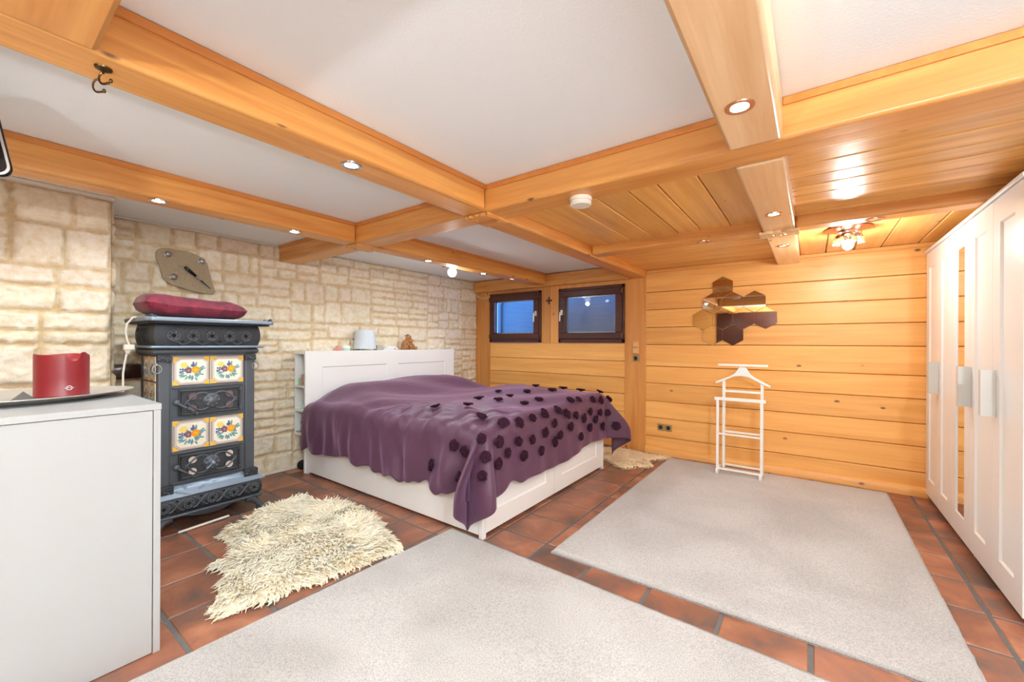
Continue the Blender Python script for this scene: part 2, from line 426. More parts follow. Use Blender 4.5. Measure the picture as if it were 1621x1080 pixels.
MB().box(-3.575, -3.52, YBK, .585, ZC-.022, ZC-.001).build('trim_1', M['offwhite'], struct=True, bevel=.004)
MB().box(XS, XS+.045, .60, 1.775, ZC-.014, ZC-.001).build('trim_2', M['offwhite'], struct=True, bevel=.004)
MB().box(XS, XS+.05, .6, 1.9, 0, .022).box(XS, XS+.05, 1.9, YW, 0, .022).build('baseboard_left', M['offwhite'], struct=True, bevel=.005)

# ---- wood wall at the far end (right part): horizontal boards
zs = [.0, .191, .397, .581, .78, .968, 1.207, 1.40, 1.596, 1.791, ZW]
wf = MB()
for a, b in zip(zs[:-1], zs[1:]):
    g = .0022; c = .005
    wf.prism([(YW+.03, a+g), (YW+c, a+g), (YW, a+g+c), (YW, b-g-c), (YW+c, b-g), (YW+.03, b-g)], -1.504, XR, 'x')
wf.build('wall_far', M['plank_x'], smooth=False, struct=True)
MB().box(-1.51, XR+.1, YW+.028, YW+.1, 0, ZC).build('wall_far_backing', M['dark_wood'], smooth=False, struct=True)
MB().prism([(YW, 0), (YW-.03, 0), (YW-.03, .05), (YW-.012, .078), (YW, .078)], -1.504, .76, 'x').build('baseboard_far', M['plank_x'], struct=True, ang=60)
MB().box(-1.5, XR, YW-.022, YW, ZW-.03, ZW).build('trim_3', M['plank_x'], struct=True, bevel=.004)

# ---- window wall: frame boards with two window openings
W1 = (-3.765, -2.893, 1.228, 1.917); W2 = (-2.622, -1.750, 1.228, 1.912)
ww = MB()
for (a, b) in ((XS, -3.955), (-3.955, W1[0]), (W1[1], -2.76), (-2.757, W2[0])):
    z0 = 0 if a < -3.7 else 1.214
    ww.box(a+.001, b-.001, YW, YW+.05, z0, 1.975)
ww.box(W2[1], -1.504, YW-.004, YW+.05, 0, 1.975)
ww.box(W1[0], W1[1], YW, YW+.05, W1[3], 1.975); ww.box(W2[0], W2[1], YW, YW+.05, W2[3], 1.975)
ww.build('wall_far_frame', M['post_z'], struct=True, bevel=.003)
wp = MB(); zz = [0, .21, .428, .633, .823, 1.012, 1.2275]
for a, b in zip(zz[:-1], zz[1:]):
    g = .0022; c = .005
    wp.prism([(YW+.035, a+g), (YW+c+.004, a+g), (YW+.004, a+g+c), (YW+.004, b-g-c), (YW+c+.004, b-g), (YW+.035, b-g)], W1[0], W2[1], 'x')
wp.build('wall_far_lower_boards', M['plank_x'], smooth=False, struct=True)
bk = MB(); yb0, yb1 = YW+.05, YW+.16
bk.box(XS-.1, -1.5, yb0, yb1, 0, 1.21).box(XS-.1, -1.5, yb0, yb1, 1.93, ZC)
bk.box(XS-.1, W1[0]-.11, yb0, yb1, 1.2, 1.93).box(W1[1]+.01, W2[0]-.01, yb0, yb1, 1.2, 1.93).box(W2[1]+.01, -1.5, yb0, yb1, 1.2, 1.93)
bk.build('wall_far_masonry', M['plaster'], smooth=False, struct=True)
# light well outside
lw = MB(); lw.box(-8, -2.9, 5.75, 5.85, .8, 3.2).box(-8, -2.96, yb1, 5.75, .9, 1.0)
lw.build('wall_outside_light_well', plain('pale render', (84, 96, 96), .9, bump=.3, bscale=30), smooth=False, struct=True)
MB().box(-2.955, -.5, 5.0, 5.1, .8, 3.2).box(-2.955, -.5, yb1, 5.0, .9, 1.0).build('wall_outside_backdrop', plain('grey backdrop render', (150, 148, 142), .9, bump=.3, bscale=30), smooth=False, struct=True)  # unseen wall added so the right window looks darker
pip = MB(); pip.tube([(-4.45, 5.72, 1.0), (-4.45, 5.72, 1.9), (-4.3, 5.72, 2.1)], .018); tag(pip.build('downpipe', M['iron_dark'], at=(-4.45, 5.72, 1.0)), 'thin dark pipe on the outside wall behind the left window', 'pipe')

def window(n, w, hinge_right):
    x0, x1, z0, z1 = w; fr = MB(); y0 = YW-.022
    t = .045
    for a in ((x0, x1, z0, z0+t), (x0, x1, z1-t*.8, z1), (x0, x0+t*.7, z0, z1), (x1-t*.7, x1, z0, z1)):
        fr.box(a[0], a[1], y0, YW+.1, a[2], a[3])
    o = fr.build('window_%d' % n, M['dark_wood'], struct=True, bevel=.004)
    s = MB(); a0, a1, b0, b1 = x0+.028, x1-.028, z0+.046, z1-.036; q = .075; ys = YW-.042
    for a in ((a0, a1, b0, b0+q), (a0, a1, b1-q, b1), (a0, a0+q, b0+q, b1-q), (a1-q, a1, b0+q, b1-q)):
        s.box(a[0], a[1], ys, YW+.03, a[2], a[3])
    s.build('sash', M['dark_wood'], parent=o, bevel=.006)
    MB().box(a0+q, a1-q, YW+.0, YW+.006, b0+q, b1-q).build('pane', M['glass'], parent=o, smooth=False)
    sp = MB()
    for a in ((a0+q, a1-q, b0+q, b0+q+.012), (a0+q, a1-q, b1-q-.012, b1-q), (a0+q, a0+q+.014, b0+q, b1-q), (a1-q-.014, a1-q, b0+q, b1-q)):
        sp.box(a[0], a[1], YW+.008, YW+.024, a[2], a[3])
    sp.build('spacer_bar', M['steel'], parent=o, smooth=False)
    hx = a0+q*.45 if hinge_right else a1-q*.45; hz = (z0+z1)/2+.01
    h = MB(); h.box(hx-.014, hx+.014, ys-.012, ys, hz-.005, hz+.06)
    h.tube([(hx, ys-.008, hz+.03), (hx, ys-.045, hz+.03)], .009)
    h.tube([(hx, ys-.045, hz+.035), (hx-.003, ys-.048, hz-.02), (hx-.006, ys-.045, hz-.085)], [.009, .011, .009])
    h.build('window_handle', M['offwhite'], parent=o, bevel=.003)
    hg = MB(); ex = a1-.012 if hinge_right else a0+.012
    for zq in (b0+.03, b1-.05):
        hg.tube([(ex+(.02 if hinge_right else -.02), ys-.006, zq-.02), (ex+(.02 if hinge_right else -.02), ys-.006, zq+.03)], .007)
    hg.ball((a0+.03, ys-.002, b1-.03), .008).ball((a1-.03, ys-.002, b1-.03), .008)
    hg.build('hinge', M['brass'], parent=o)
    return o
window(1, W1, False); window(2, W2, True)

# ---- right wall, back wall (behind the camera, seen in the mirrors)
MB().box(XR, XR+.1, YBK-.1, YW+.1, 0, ZC).build('wall_right', M['plaster'], smooth=False, struct=True)
MB().box(XS-.1, XR+.1, YBK-.1, YBK, 0, ZC).build('wall_back', M['plank_x'], smooth=False, struct=True)
MB().box(-1.95, -.35, YBK+.001, YBK+.04, 0, 1.99).build('door_1', M['dark_wood'], bevel=.01, struct=True)

# ---- boarded ceiling beyond the cross beam
def boards(name, x0, x1, y0, y1, along, width, mat, seed):
    r = random.Random(seed); mb = MB(); lo, hi = (y0, y1) if along == 'x' else (x0, x1); p = lo
    while p < hi-.005:
        q = min(p+width*r.uniform(.85, 1.15), hi)
        if hi-q < .05: q = hi
        g, c = .0025, .006; dz = r.uniform(0, .002)
        prof = [(p+g, ZW+.025), (p+g, ZW+c), (p+g+c, ZW+dz), (q-g-c, ZW+dz), (q-g, ZW+c), (q-g, ZW+.025)]
        if along == 'x': mb.prism(prof, x0, x1, 'x')
        else: mb.prism(prof, y0, y1, 'y')
        p = q
    return mb.build(name, mat, smooth=False, struct=True)
XA3L, XA3R = -.268, -.09
boards('ceiling', -1.503, XA3L, 1.965, 3.17, 'y', .175, M['cplank_y'], 1)
boards('ceiling', -1.503, XA3L, 3.31, YW, 'x', .3, M['cplank_x'], 2)
boards('ceiling', XA3R, XR, 1.965, 3.17, 'x', .165, M['cplank_x'], 3)
boards('ceiling', XA3R, XR, 3.31, YW, 'y', .2, M['cplank_y'], 4)
MB().box(-1.503, XR, 1.965, YW, ZW+.027, ZC-.002).build('ceiling_backing', M['dark_wood'], smooth=False, struct=True)

# ---- beams
def beam(label, x0, x1, y0, y1, z0, z1, mat, strips=()):
    o = MB().box(x0, x1, y0, y1, z0, z1).build('ceiling_beam', mat, at=((x0+x1)/2, (y0+y1)/2, z0), bevel=.013, bseg=3)
    tag(o, label, 'beam', 'wooden ceiling beams')
    for s in strips:
        MB().box(*s).build('edge_strip', M['strip'], parent=o, bevel=.003)
    return o
ZT = ZC-.0005; YB0, YB1 = 1.785, 1.965
def st(x0, x1, y0, y1): return (x0, x1, y0, y1, ZC-.03, ZC-.001)
A1 = (-1.672, -1.503); A2 = (-2.925, -2.778)
beam('long pine beam with black double hook, running from the near left to the beam crossing', A1[0], A1[1], YBK, YB0-.001, ZB, ZT, M['beam_y'],
     [st(A1[1], A1[1]+.008, .215, YB0-.001)])
beam('pine beam between the crossing and the right edge of the window wall', A1[0], A1[1], YB1+.001, YW-.006, ZB-.012, ZT, M['beam_y'])
beam('pine beam above the stove with two lit downlights, nearest the stone wall', A2[0], A2[1], YBK, YB0-.001, ZB, ZT, M['beam_y'],
     [st(A2[1], A2[1]+.008, YBK, YB0-.001)])
beam('far pine beam above the bed, ending between the two windows', A2[0], A2[1], YB1+.001, YW-.09, ZB, ZT, M['beam_y'],
     [st(A2[1], A2[1]+.008, YB1+.001, YW-.09)])
beam('long cross beam spanning the whole room with the smoke detector', XS+.02, XR, YB0, YB1, ZB, ZT, M['beam_x'],
     [st(XS+.03, A2[0], YB0-.008, YB0), st(A2[1]+.009, A1[0], YB0-.008, YB0), st(A1[1]+.009, XA3L, YB0-.008, YB0), st(XA3R, XR, YB0-.008, YB0)])
beam('wide pale beam with a bright downlight at the top right, nearest the viewer', XA3L, XA3R, YBK, YB0-.001, ZB, ZT, M['beam_pale'])
beam('wide pale beam with two downlights running to the hexagonal mirror wall', XA3L, XA3R, YB1+.001, YW-.001, ZB-.005, ZT-.003, M['beam_pale'])
beam('low cross beam with unlit downlight, left of the wide pale beam', A1[1]+.001, XA3L-.001, 3.17, 3.31, ZB-.002, ZT-.004, M['beam_x'])
beam('low cross beam above the wardrobe, right of the wide pale beam', XA3R+.001, XR-.001, 3.17, 3.31, ZB-.002, ZT-.004, M['beam_x'])
beam('short cross beam end in the top left corner, nearest the viewer', A1[1]+.001, XA3L-.001, .03, .215, ZB-.002, ZT, M['beam_x'])
beam('header beam above both windows', XS+.03, A1[0]-.001, YW-.088, YW-.001, 1.955, ZT-.006, M['beam_x'])

# ================================================================== LAMPS AND CEILING FITTINGS
def downlight(x, y, z, label, state, ring='chrome', power=1.0, rad=.042):
    t = thing('downlight', label, 'lamp', (x, y, z), 0, 'recessed downlights in the beams')
    rg = MB().lathe([(rad*.62, .004), (rad*.66, -.003), (rad*.8, -.0055), (rad, -.004), (rad*1.02, .001)], seg=28, close=False).build('trim_ring', M[ring], parent=t, local=True)
    MB().lathe([(rad*.6, -.0005), (rad*.3, -.002), (.001, -.0025)], seg=20, close=False).build('lens', M[{'on': 'led', 'dim': 'led_dim', 'off': 'led_off'}[state]], parent=t, local=True)
    if state == 'on':
        light('SPOT', 'downlight_beam', (x, y, z-.012), SPOT_W*power, size=.03, spot=172, blend=.5, parent=t)
    elif state == 'dim':
        light('SPOT', 'downlight_beam', (x, y, z-.012), SPOT_W*.35, size=.03, spot=140, blend=.9, parent=t)
    return t
M['led_off'] = plain('frosted lens', (235, 215, 200), .2)
zb = ZB-.0005
downlight(-1.573, .986, zb, 'brightly lit downlight in the long beam with the double hook', 'on')
downlight(-2.815, .635, zb, 'lit chrome downlight in the beam above the stove, nearest the viewer', 'on')
downlight(-2.838, 1.356, zb, 'lit downlight in the beam above the stove, just before the crossing', 'on')
downlight(-2.842, 2.562, zb, 'lit downlight above the headboard, first past the crossing', 'on')
downlight(-2.875, 3.38, zb, 'small lit downlight beside the white globe spotlight', 'on')
downlight(-2.841, 3.86, zb, 'dim copper downlight at the window end of the far beam', 'dim', 'copper')
downlight(-.187, 1.462, zb, 'large lit copper-ringed downlight in the wide pale beam, nearest the viewer', 'on', 'copper')
downlight(-.179, 2.771, ZB-.0055, 'lit copper downlight in the pale beam before the low cross beam', 'on', 'copper')
downlight(-.178, 3.702, ZB-.0055, 'dim copper downlight in the pale beam beyond the carved plate', 'dim', 'copper', rad=.04)
downlight(-.645, 3.236, ZB-.0025, 'unlit copper downlight in the low cross beam left of the pale beam', 'off', 'copper', rad=.04)
downlight(.298, 3.245, ZB-.0025, 'unlit copper downlight in the low cross beam next to the glass lamp', 'off', 'copper', rad=.045)
for (x, y) in ((-1.59, -.6), (-1.59, -1.6), (-2.85, -.5), (-.18, .1), (-.18, -1.0)):  # unseen downlights added to raise the room's brightness
    t = downlight(x, y, zb, 'added chrome fill downlight in a beam behind the viewer', 'on')

# unseen uplighter added behind the viewer to brighten the ceiling
for (x, y, lab) in ((-.46, -1.35, 'added tall steel fill uplighter behind the viewer'),):
    t = thing('fill_uplighter', lab, 'lamp', (x, y, 0))
    MB().lathe([(.14, 0), (.14, .02), (.02, .03)], seg=28).build('base', M['steel'], parent=t, local=True)
    MB().tube([(0, 0, .03), (0, 0, 1.46)], .012).build('pole', M['steel'], parent=t, local=True)
    MB().lathe([(.02, 1.45), (.10, 1.48), (.16, 1.54), (.165, 1.54), (.10, 1.475), (.02, 1.44)], seg=28, close=False).build('bowl_shade', M['steel'], parent=t, local=True)
    light('POINT', 'uplighter_fill', (x, y, 1.51), UP_W, color=(.86, .95, 1), size=.05, parent=t)

# glass ceiling lamps
M['lamp_glass'] = plain('clear lamp glass', (250, 250, 250), .03); M['lamp_glass'].node_tree.nodes['Principled BSDF'].inputs['Transmission Weight'].default_value = 1
def glass_lamp(x, y, z, watts, label):
    t = thing('glass_ceiling_lamp', label, 'lamp', (x, y, z))
    MB().lathe([(.13, 0), (.135, -.006), (.1, -.014), (.06, -.018), (.055, -.03), (.03, -.034)], c=(0, 0, -.001), seg=30).build('canopy', M['copper'], parent=t, local=True)
    sh = MB()
    for k in range(3):
        a = 2*PI*k/3+.4; cx, cy = .035*math.cos(a), .035*math.sin(a)
        sh.lathe([(.016, -.032), (.034, -.045), (.045, -.075), (.05, -.105), (.049, -.105), (.044, -.075), (.033, -.047), (.014, -.035)], c=(cx*1.4, cy*1.4, 0), seg=20, close=False)
    sh.build('glass_shade', M['lamp_glass'], parent=t, local=True)
    MB().ball((0, 0, -.115), .032, 14, 10, (1, 1, 1.15)).build('bulb', M['bulb'], parent=t, local=True)
    light('POINT', 'glass_lamp_light', (x, y, z-.19), watts, color=(.88, .96, 1), size=.04, parent=t)
glass_lamp(.20, 3.70, ZW, LAMP_W, 'glass ceiling lamp with bright bulb under the boarded ceiling by the wardrobe')
glass_lamp(.88, -.15, ZC, ADDED_LAMP_W, 'added glass ceiling lamp under the white ceiling, unseen beside the viewer')  # unseen lamp added for brightness, placed to cast the valet stand's shadow

# globe spotlight on a short bar
t = thing('globe_spotlight', 'white globe spotlight on a dark rod beside the far beam over the headboard', 'lamp', (-3.0, 3.0, 2.0))
MB().tube([(-3.02, 2.93, 1.998), (-2.93, 3.2, 1.998)], .006).ball((-3.02, 2.93, 2.0), .013).tube([(-3.0, 3.0, 1.998), (-3.0, 3.0, 1.99)], .01).tube([(-3.01, 2.965, 1.998), (-3.01, 2.965, ZC)], .005).build('rod', M['black_matte'], parent=t)
MB().ball((-2.99, 3.02, 1.945), .047, 18, 12).build('globe', M['globe'], parent=t)

light('POINT', 'globe_light', (-2.99, 3.02, 1.87), GLOBE_W, size=.03, parent=t)
# smoke detector
t = thing('smoke_detector', 'round white smoke detector under the long cross beam', 'smoke detector', (-.965, 1.905, ZB))
MB().lathe([(.056, 0), (.058, -.006), (.056, -.018)], seg=36).build('base', M['offwhite'], parent=t, local=True)
MB().lathe([(.05, -.018), (.053, -.021), (.055, -.036), (.048, -.042), (.001, -.044)], seg=36, close=False).build('cover', M['offwhite'], parent=t, local=True)

# double hook
t = thing('double_hook', 'dark brass double coat hook screwed under the near beam', 'hook', (-1.57, .236, ZB))
MB().lathe([(.019, 0), (.018, -.004), (.009, -.008), (.004, -.010)], seg=20).build('rosette', M['brass'], parent=t, local=True)
hk = MB()
p0 = Vector((0, 0, -.012))
def arc(c, r, a0, a1, n, ax):
    return [Vector(c)+Vector(ax)*(r*math.cos(a0+(a1-a0)*i/n))+Vector((0, 0, r*math.sin(a0+(a1-a0)*i/n))) for i in range(n+1)]
ax = (-.75, -.65, 0)
hk.tube([p0, p0+Vector((0, 0, -.02))]+arc((0, 0, -.055), .03, PI*.45, PI*-.55, 8, ax)+[Vector((.028, .024, -.078)), Vector((.034, .03, -.07))], .0065)
hk.tube([Vector((-.02, -.018, -.052))]+arc((-.028, -.024, -.095), .034, PI*.5, PI*-.5, 8, ax)+[Vector((-.0, .0, -.125))], .0058)
hk.ball((.038, .034, -.066), .011); hk.ball((.004, .004, -.121), .011)
hk.v = [(a*.38, b*.38, c*.52) for a, b, c in hk.v]; hk.build('hook_arms', M['brass'], parent=t, local=True)

# carved plates at the beam joints
def carved_plate(label, x0, x1, y0, y1, z, scroll, mat):
    t = thing('carved_plate', label, 'carving', ((x0+x1)/2, (y0+y1)/2, z))
    n = 14; poly = []
    for i in range(n+1): poly.append((x0+(x1-x0)*i/n, y0+.006*math.sin(i*1.7)))
    for i in range(n+1): poly.append((x1-(x1-x0)*i/n+.0, y1+.006*math.sin(i*1.3+1)))
    cv = MB().prism(poly, z-.016, z, 'z'); cx, cy = (x0+x1)/2, (y0+y1)/2
    if scroll:
        for sx in (-1, 1):
            pts = [(cx+sx*(.008+.004*i)*1.0, cy+.014*math.sin(i*1.1)*(1 if sx > 0 else -1), z-.0165) for i in range(8)]
            cv.tube(pts, .0035, 6)
            cv.tube([(cx+sx*.075, cy-.012+.004*i, z-.0165) for i in range(7)], .003, 6)
        cv.tube([(cx-.012, cy-.012, z-.0165), (cx+.012, cy+.012, z-.0165)], .004, 6)
    else:
        for (dx, dy) in ((-.05, -.04), (.05, .045)):
            cv.lathe([(.014, 0), (.012, -.006), (.001, -.009)], c=(cx+dx, cy+dy, z-.015), seg=8, close=False)
        cv.tube([(x0+.01, y0+.012, z-.0165), (x1-.01, y0+.012, z-.0165)], .003, 6)
        cv.tube([(x1-.012, y0+.01, z-.0165), (x1-.012, y1-.01, z-.0165)], .003, 6)
    cv.build('plate', M[mat], parent=t, bevel=.004)
    return t
carved_plate('notched wooden plate under the crossing of the long beam and the cross beam', A1[0]+.005, A1[1]+.01, YB0+.006, YB1+.03, ZB-.0005, False, 'beam_x')
carved_plate('notched wooden plate under the crossing above the headboard', A2[0]+.005, A2[1]+.01, YB0+.006, YB1+.03, ZB-.0005, False, 'beam_x')
carved_plate('carved plate with scrolls where the pale beam crosses the low cross beam', XA3L-.02, XA3R+.02, 3.175, 3.305, ZB-.0055, True, 'beam_pale')

# carved cross between the windows, switches and sockets
cr = MB(); cx, cz = -2.775, 1.776
for k in range(4):
    a = PI/2*k; dx, dz = math.cos(a), math.sin(a)
    cr.box(min(cx, cx+dx*.034)-.009, max(cx, cx+dx*.034)+.009, YW-.006, YW-.0005, min(cz, cz+dz*.034)-.009, max(cz, cz+dz*.034)+.009)
    cr.ball((cx+dx*.034, YW-.004, cz+dz*.034), .014, 8, 6, (1, .4, 1))
tag(cr.build('wall_cross', M['dark_wood'], at=(cx, YW, cz), bevel=.001), 'small dark carved cross on the board between the windows', 'cross')

M['switch'] = plain('wood-tone switch plastic', (222, 176, 118), .4)
M['socket'] = plain('olive grey socket plastic', (150, 126, 84), .45)
def socket(name, x, z, mat, kind, y=YW-.005):
    t = thing(name[0], name[1], name[2], (x, y, z))
    MB().box(x-.036, x+.036, y-.014, y, z-.036, z+.036).build('plate', M[mat], parent=t, bevel=.006)
    if kind == 'switch':
        MB().box(x-.026, x+.026, y-.032, y-.013, z-.024, z+.024).build('rocker', M[mat], parent=t, bevel=.004)
    else:
        MB().lathe([(.0255, -.0145), (.024, -.0165), (.0215, -.0155)], c=(x, y, z), seg=24, axis='y', close=False).build('collar', M[mat], parent=t)
        MB().lathe([(.0215, -.0145), (.001, -.0148)], c=(x, y, z), seg=24, axis='y', close=False).build('well', M['black_matte'], parent=t)
        MB().ball((x-.009, y-.015, z), .0025, 6, 4).ball((x+.009, y-.015, z), .0025, 6, 4).build('contact', M['steel'], parent=t)
socket(('light_switch', 'upper wood-coloured light switch on the post beside the right window', 'switch'), -1.617, 1.207, 'switch', 'switch')
socket(('light_switch', 'lower wood-coloured light switch directly above the single socket on the post', 'switch'), -1.617, 1.132, 'switch', 'switch')
socket(('wall_socket', 'single round socket on the post below two light switches', 'socket'), -1.615, 1.052, 'socket', 'socket')
socket(('wall_socket', 'left one of the two low sockets on the board wall', 'socket'), -1.335, .302, 'socket', 'socket', YW-.0005)
socket(('wall_socket', 'right one of the two low sockets on the board wall', 'socket'), -1.255, .302, 'socket', 'socket', YW-.0005)
c = MB(); c.tube([(-4.0, YW-.05, 1.915), (-3.93, YW-.02, 1.875), (-3.86, YW-.012, 1.862), (-3.77, YW-.028, 1.878), (-3.74, YW-.047, 1.882)], .005)
tag(c.build('cable', M['offwhite'], at=(-3.9, YW-.02, 1.88)), 'thin white cable sagging from the stone wall to the left window corner', 'cable')
# dark glazed ledge between chimney breast and stove
tag(MB().prism([(XS+.03, .95), (XS+.12, .95), (XS+.13, 1.0), (XS+.12, 1.055), (XS+.03, 1.06)], .59, .80, 'y').build('glazed_ledge', M['brown_gloss'], at=(XS+.08, .69, .95), bevel=.012), 'dark brown glossy ledge on the wall between chimney breast and stove', 'ledge')

# hexagonal mirrors
hexes = [(-.7300, 1.795, 'topmost hexagonal mirror of the cluster'), (-.8230, 1.633, 'hexagonal mirror at the left end of the upper row of three'),
 (-.6370, 1.633, 'hexagonal mirror in the middle of the upper row of three'), (-.4510, 1.633, 'hexagonal mirror at the right end of the upper row of three'),
 (-.9160, 1.471, 'hexagonal mirror at the far left of the row of four'), (-.7300, 1.471, 'second hexagonal mirror from the left in the row of four'),
 (-.5440, 1.471, 'third hexagonal mirror from the left in the row of four'), (-.3580, 1.471, 'hexagonal mirror at the far right of the row of four'),
 (-.8230, 1.309, 'left one of the two lowest hexagonal mirrors'), (-.6370, 1.309, 'right one of the two lowest hexagonal mirrors')]
hr = .0925/math.cos(PI/6)*.985
for (x, z, lab) in hexes:
    t = thing('hexagonal_mirror', lab, 'mirror', (x, YW, z), 0, 'hexagonal mirrors on the board wall')
    poly = [(x+hr*math.cos(PI/2+PI/3*k), z+hr*math.sin(PI/2+PI/3*k)) for k in range(6)]
    MB().prism(poly, YW-.0105, YW-.0055, 'y').build('mirror_glass', M['mirror'], parent=t, smooth=False)
    pol2 = [(x+(hr-.012)*math.cos(PI/2+PI/3*k), z+(hr-.012)*math.sin(PI/2+PI/3*k)) for k in range(6)]
    MB().prism(pol2, YW-.0054, YW-.0005, 'y').build('adhesive_backing', M['dark_wood'], parent=t, smooth=False)

# ================================================================== BED
bx0, bx1, by0, by1 = -3.79, -1.634, 1.925, 3.735
bed = thing('bed', 'white storage bed with drawers and shelf headboard against the stone wall', 'bed', ((bx0+bx1)/2, (by0+by1)/2, 0))
fr = MB()
fr.box(bx0, bx1-.04, by0+.018, by0+.032, .03, .47); fr.box(bx0, bx1-.04, by1-.032, by1-.012, .03, .47)
fr.box(bx0, bx0+.04, by0, by0+.03, .0, .47)
fr.box(bx1-.05, bx1-.03, by0+.03, by1-.03, .03, .45); fr.box(bx0, bx1-.03, by0+.03, by1-.03, .28, .30)
fr.build('frame', M['white'], parent=bed, bevel=.002)
for (a, b) in ((by0, by0+.034), (by1-.034, by1)):
    MB().box(bx1-.034, bx1, a, b, 0, .47).build('corner_post', M['white'], parent=bed, bevel=.003)
MB().box(bx0+.04, bx1-.05, by0+.035, by1-.035, .0, .03).build('black_gap_plinth', M['black_matte'], parent=bed)
for (a, b) in ((bx0+.045, -2.71), (-2.704, bx1-.037)):
    MB().box(a, b, by0, by0+.018, .022, .455).build('drawer', M['white'], parent=bed, bevel=.002)
def framed(name, parent, axis, pos, thick, a0, a1, z0, z1, st_, mat, recess=.008, bev=.003, facing=-1):
    """panel with raised stiles; lies in plane axis=pos; facing is the outward sign"""
    mb = MB(); p0 = pos; p1 = pos-facing*thick; pr = pos-facing*recess
    def bx(u0, u1, w0, w1, d0, d1):
        lo, hi = min(d0, d1), max(d0, d1)
        if axis == 'x': mb.box(lo, hi, u0, u1, w0, w1)
        else: mb.box(u0, u1, lo, hi, w0, w1)
    bx(a0, a1, z0, z0+st_[2], p0, p1); bx(a0, a1, z1-st_[3], z1, p0, p1)
    bx(a0, a0+st_[0], z0+st_[2], z1-st_[3], p0, p1); bx(a1-st_[1], a1, z0+st_[2], z1-st_[3], p0, p1)
    bx(a0+st_[0], a1-st_[1], z0+st_[2], z1-st_[3], pr, p1)
    # chamfer strips around the recess
    c = .008; u0, u1, w0, w1 = a0+st_[0], a1-st_[1], z0+st_[2], z1-st_[3]
    o = [(u0, w0), (u1, w0), (u1, w1), (u0, w1)]; i = [(u0+c, w0+c), (u1-c, w0+c), (u1-c, w1-c), (u0+c, w1-c)]
    f = (lambda u, w, d: (d, u, w)) if axis == 'x' else (lambda u, w, d: (u, d, w))
    vs = [f(u, w, p0-facing*.0008) for u, w in o]+[f(u, w, pr+facing*.0002) for u, w in i]
    mb.add(vs, [(0, 1, 5, 4), (1, 2, 6, 5), (2, 3, 7, 6), (3, 0, 4, 7)])
    return mb.build(name, mat, parent=parent, bevel=0, smooth=False)
my = 2.80
framed('end_panel', bed, 'x', bx1-.004, .02, by0+.036, my-.003, .03, .46, (.12, .12, .12, .12), M['white'], facing=1)
framed('end_panel', bed, 'x', bx1-.004, .02, my+.003, by1-.036, .03, .46, (.12, .12, .12, .12), M['white'], facing=1)
# headboard: framed front panel and shelf unit behind it
hy0, hy1, hz = 1.915, 3.865, 1.135
mid = 2.893
framed('headboard_panel', bed, 'x', bx0+.002, .022, hy0, mid, .0, hz, (.165, .07, .1, .152), M['white'], facing=1, recess=.007)
framed('headboard_panel', bed, 'x', bx0+.002, .022, mid, hy1, .0, hz, (.076, .162, .1, .152), M['white'], facing=1, recess=.007)
sx0, sx1 = XS+.032, bx0-.021
su = MB()
su.box(sx0, sx1, hy0+.004, hy1-.004, hz-.03, hz-.008)      # top board
su.box(sx0, sx0+.012, hy0+.012, hy1-.012, .335, hz-.03)     # rear board
for z in (.335, .56, .787): su.box(sx0+.012, sx1, hy0+.006, hy1-.006, z, z+.022)
su.box(sx0+.012, sx1, hy0+.42, hy0+.435, .357, hz-.03)
su.build('headboard_shelf_unit', M['white'], parent=bed, bevel=.001)
MB().box(bx0+.05, bx1-.04, by0+.045, by1-.045, .305, .63).build('mattress', M['white_matte'], parent=bed, bevel=.04, bseg=4)

# ---- bedspread
#BLANKET-BEGIN
def _sm(a, b, x):
    t = min(1, max(0, (x-a)/(b-a))); return t*t*(3-2*t)
CX0, CX1, CY0, CY1, EX = -3.775, -1.70, 1.985, 3.685, .49
def bl_top(x, y):
    z = .725
    z += .10*_sm(-3.0, -3.5, x)*_sm(1.93, 2.30, y)*(1-.8*_sm(3.62, 3.78, y))
    z += .035*_sm(2.6, 3.6, y)*_sm(-3.0, -2.5, x)
    z -= .03*_sm(2.2, 1.92, y)
    z += .014*math.sin(x*5.1+y*2.3)*_sm(-1.6, -2.2, x)+.008*math.sin(x*11-y*7)
    z -= .035*_sm(-3.62, -3.775, x)
    # diagonal wrinkles towards the near foot corner
    w = _sm(-3.0, -2.35, x)*_sm(2.7, 2.05, y)
    z += .010*_sm(2.6, 2.1, y)*_sm(-3.3, -2.7, x)*math.sin((x-.7*y)*21)
    z += .012*w*math.sin((x*.9+y*.75)*34+2*math.sin(x*5))+.007*w*math.sin((x*1.2-y*.5)*52+3*math.sin(y*7))
    return z
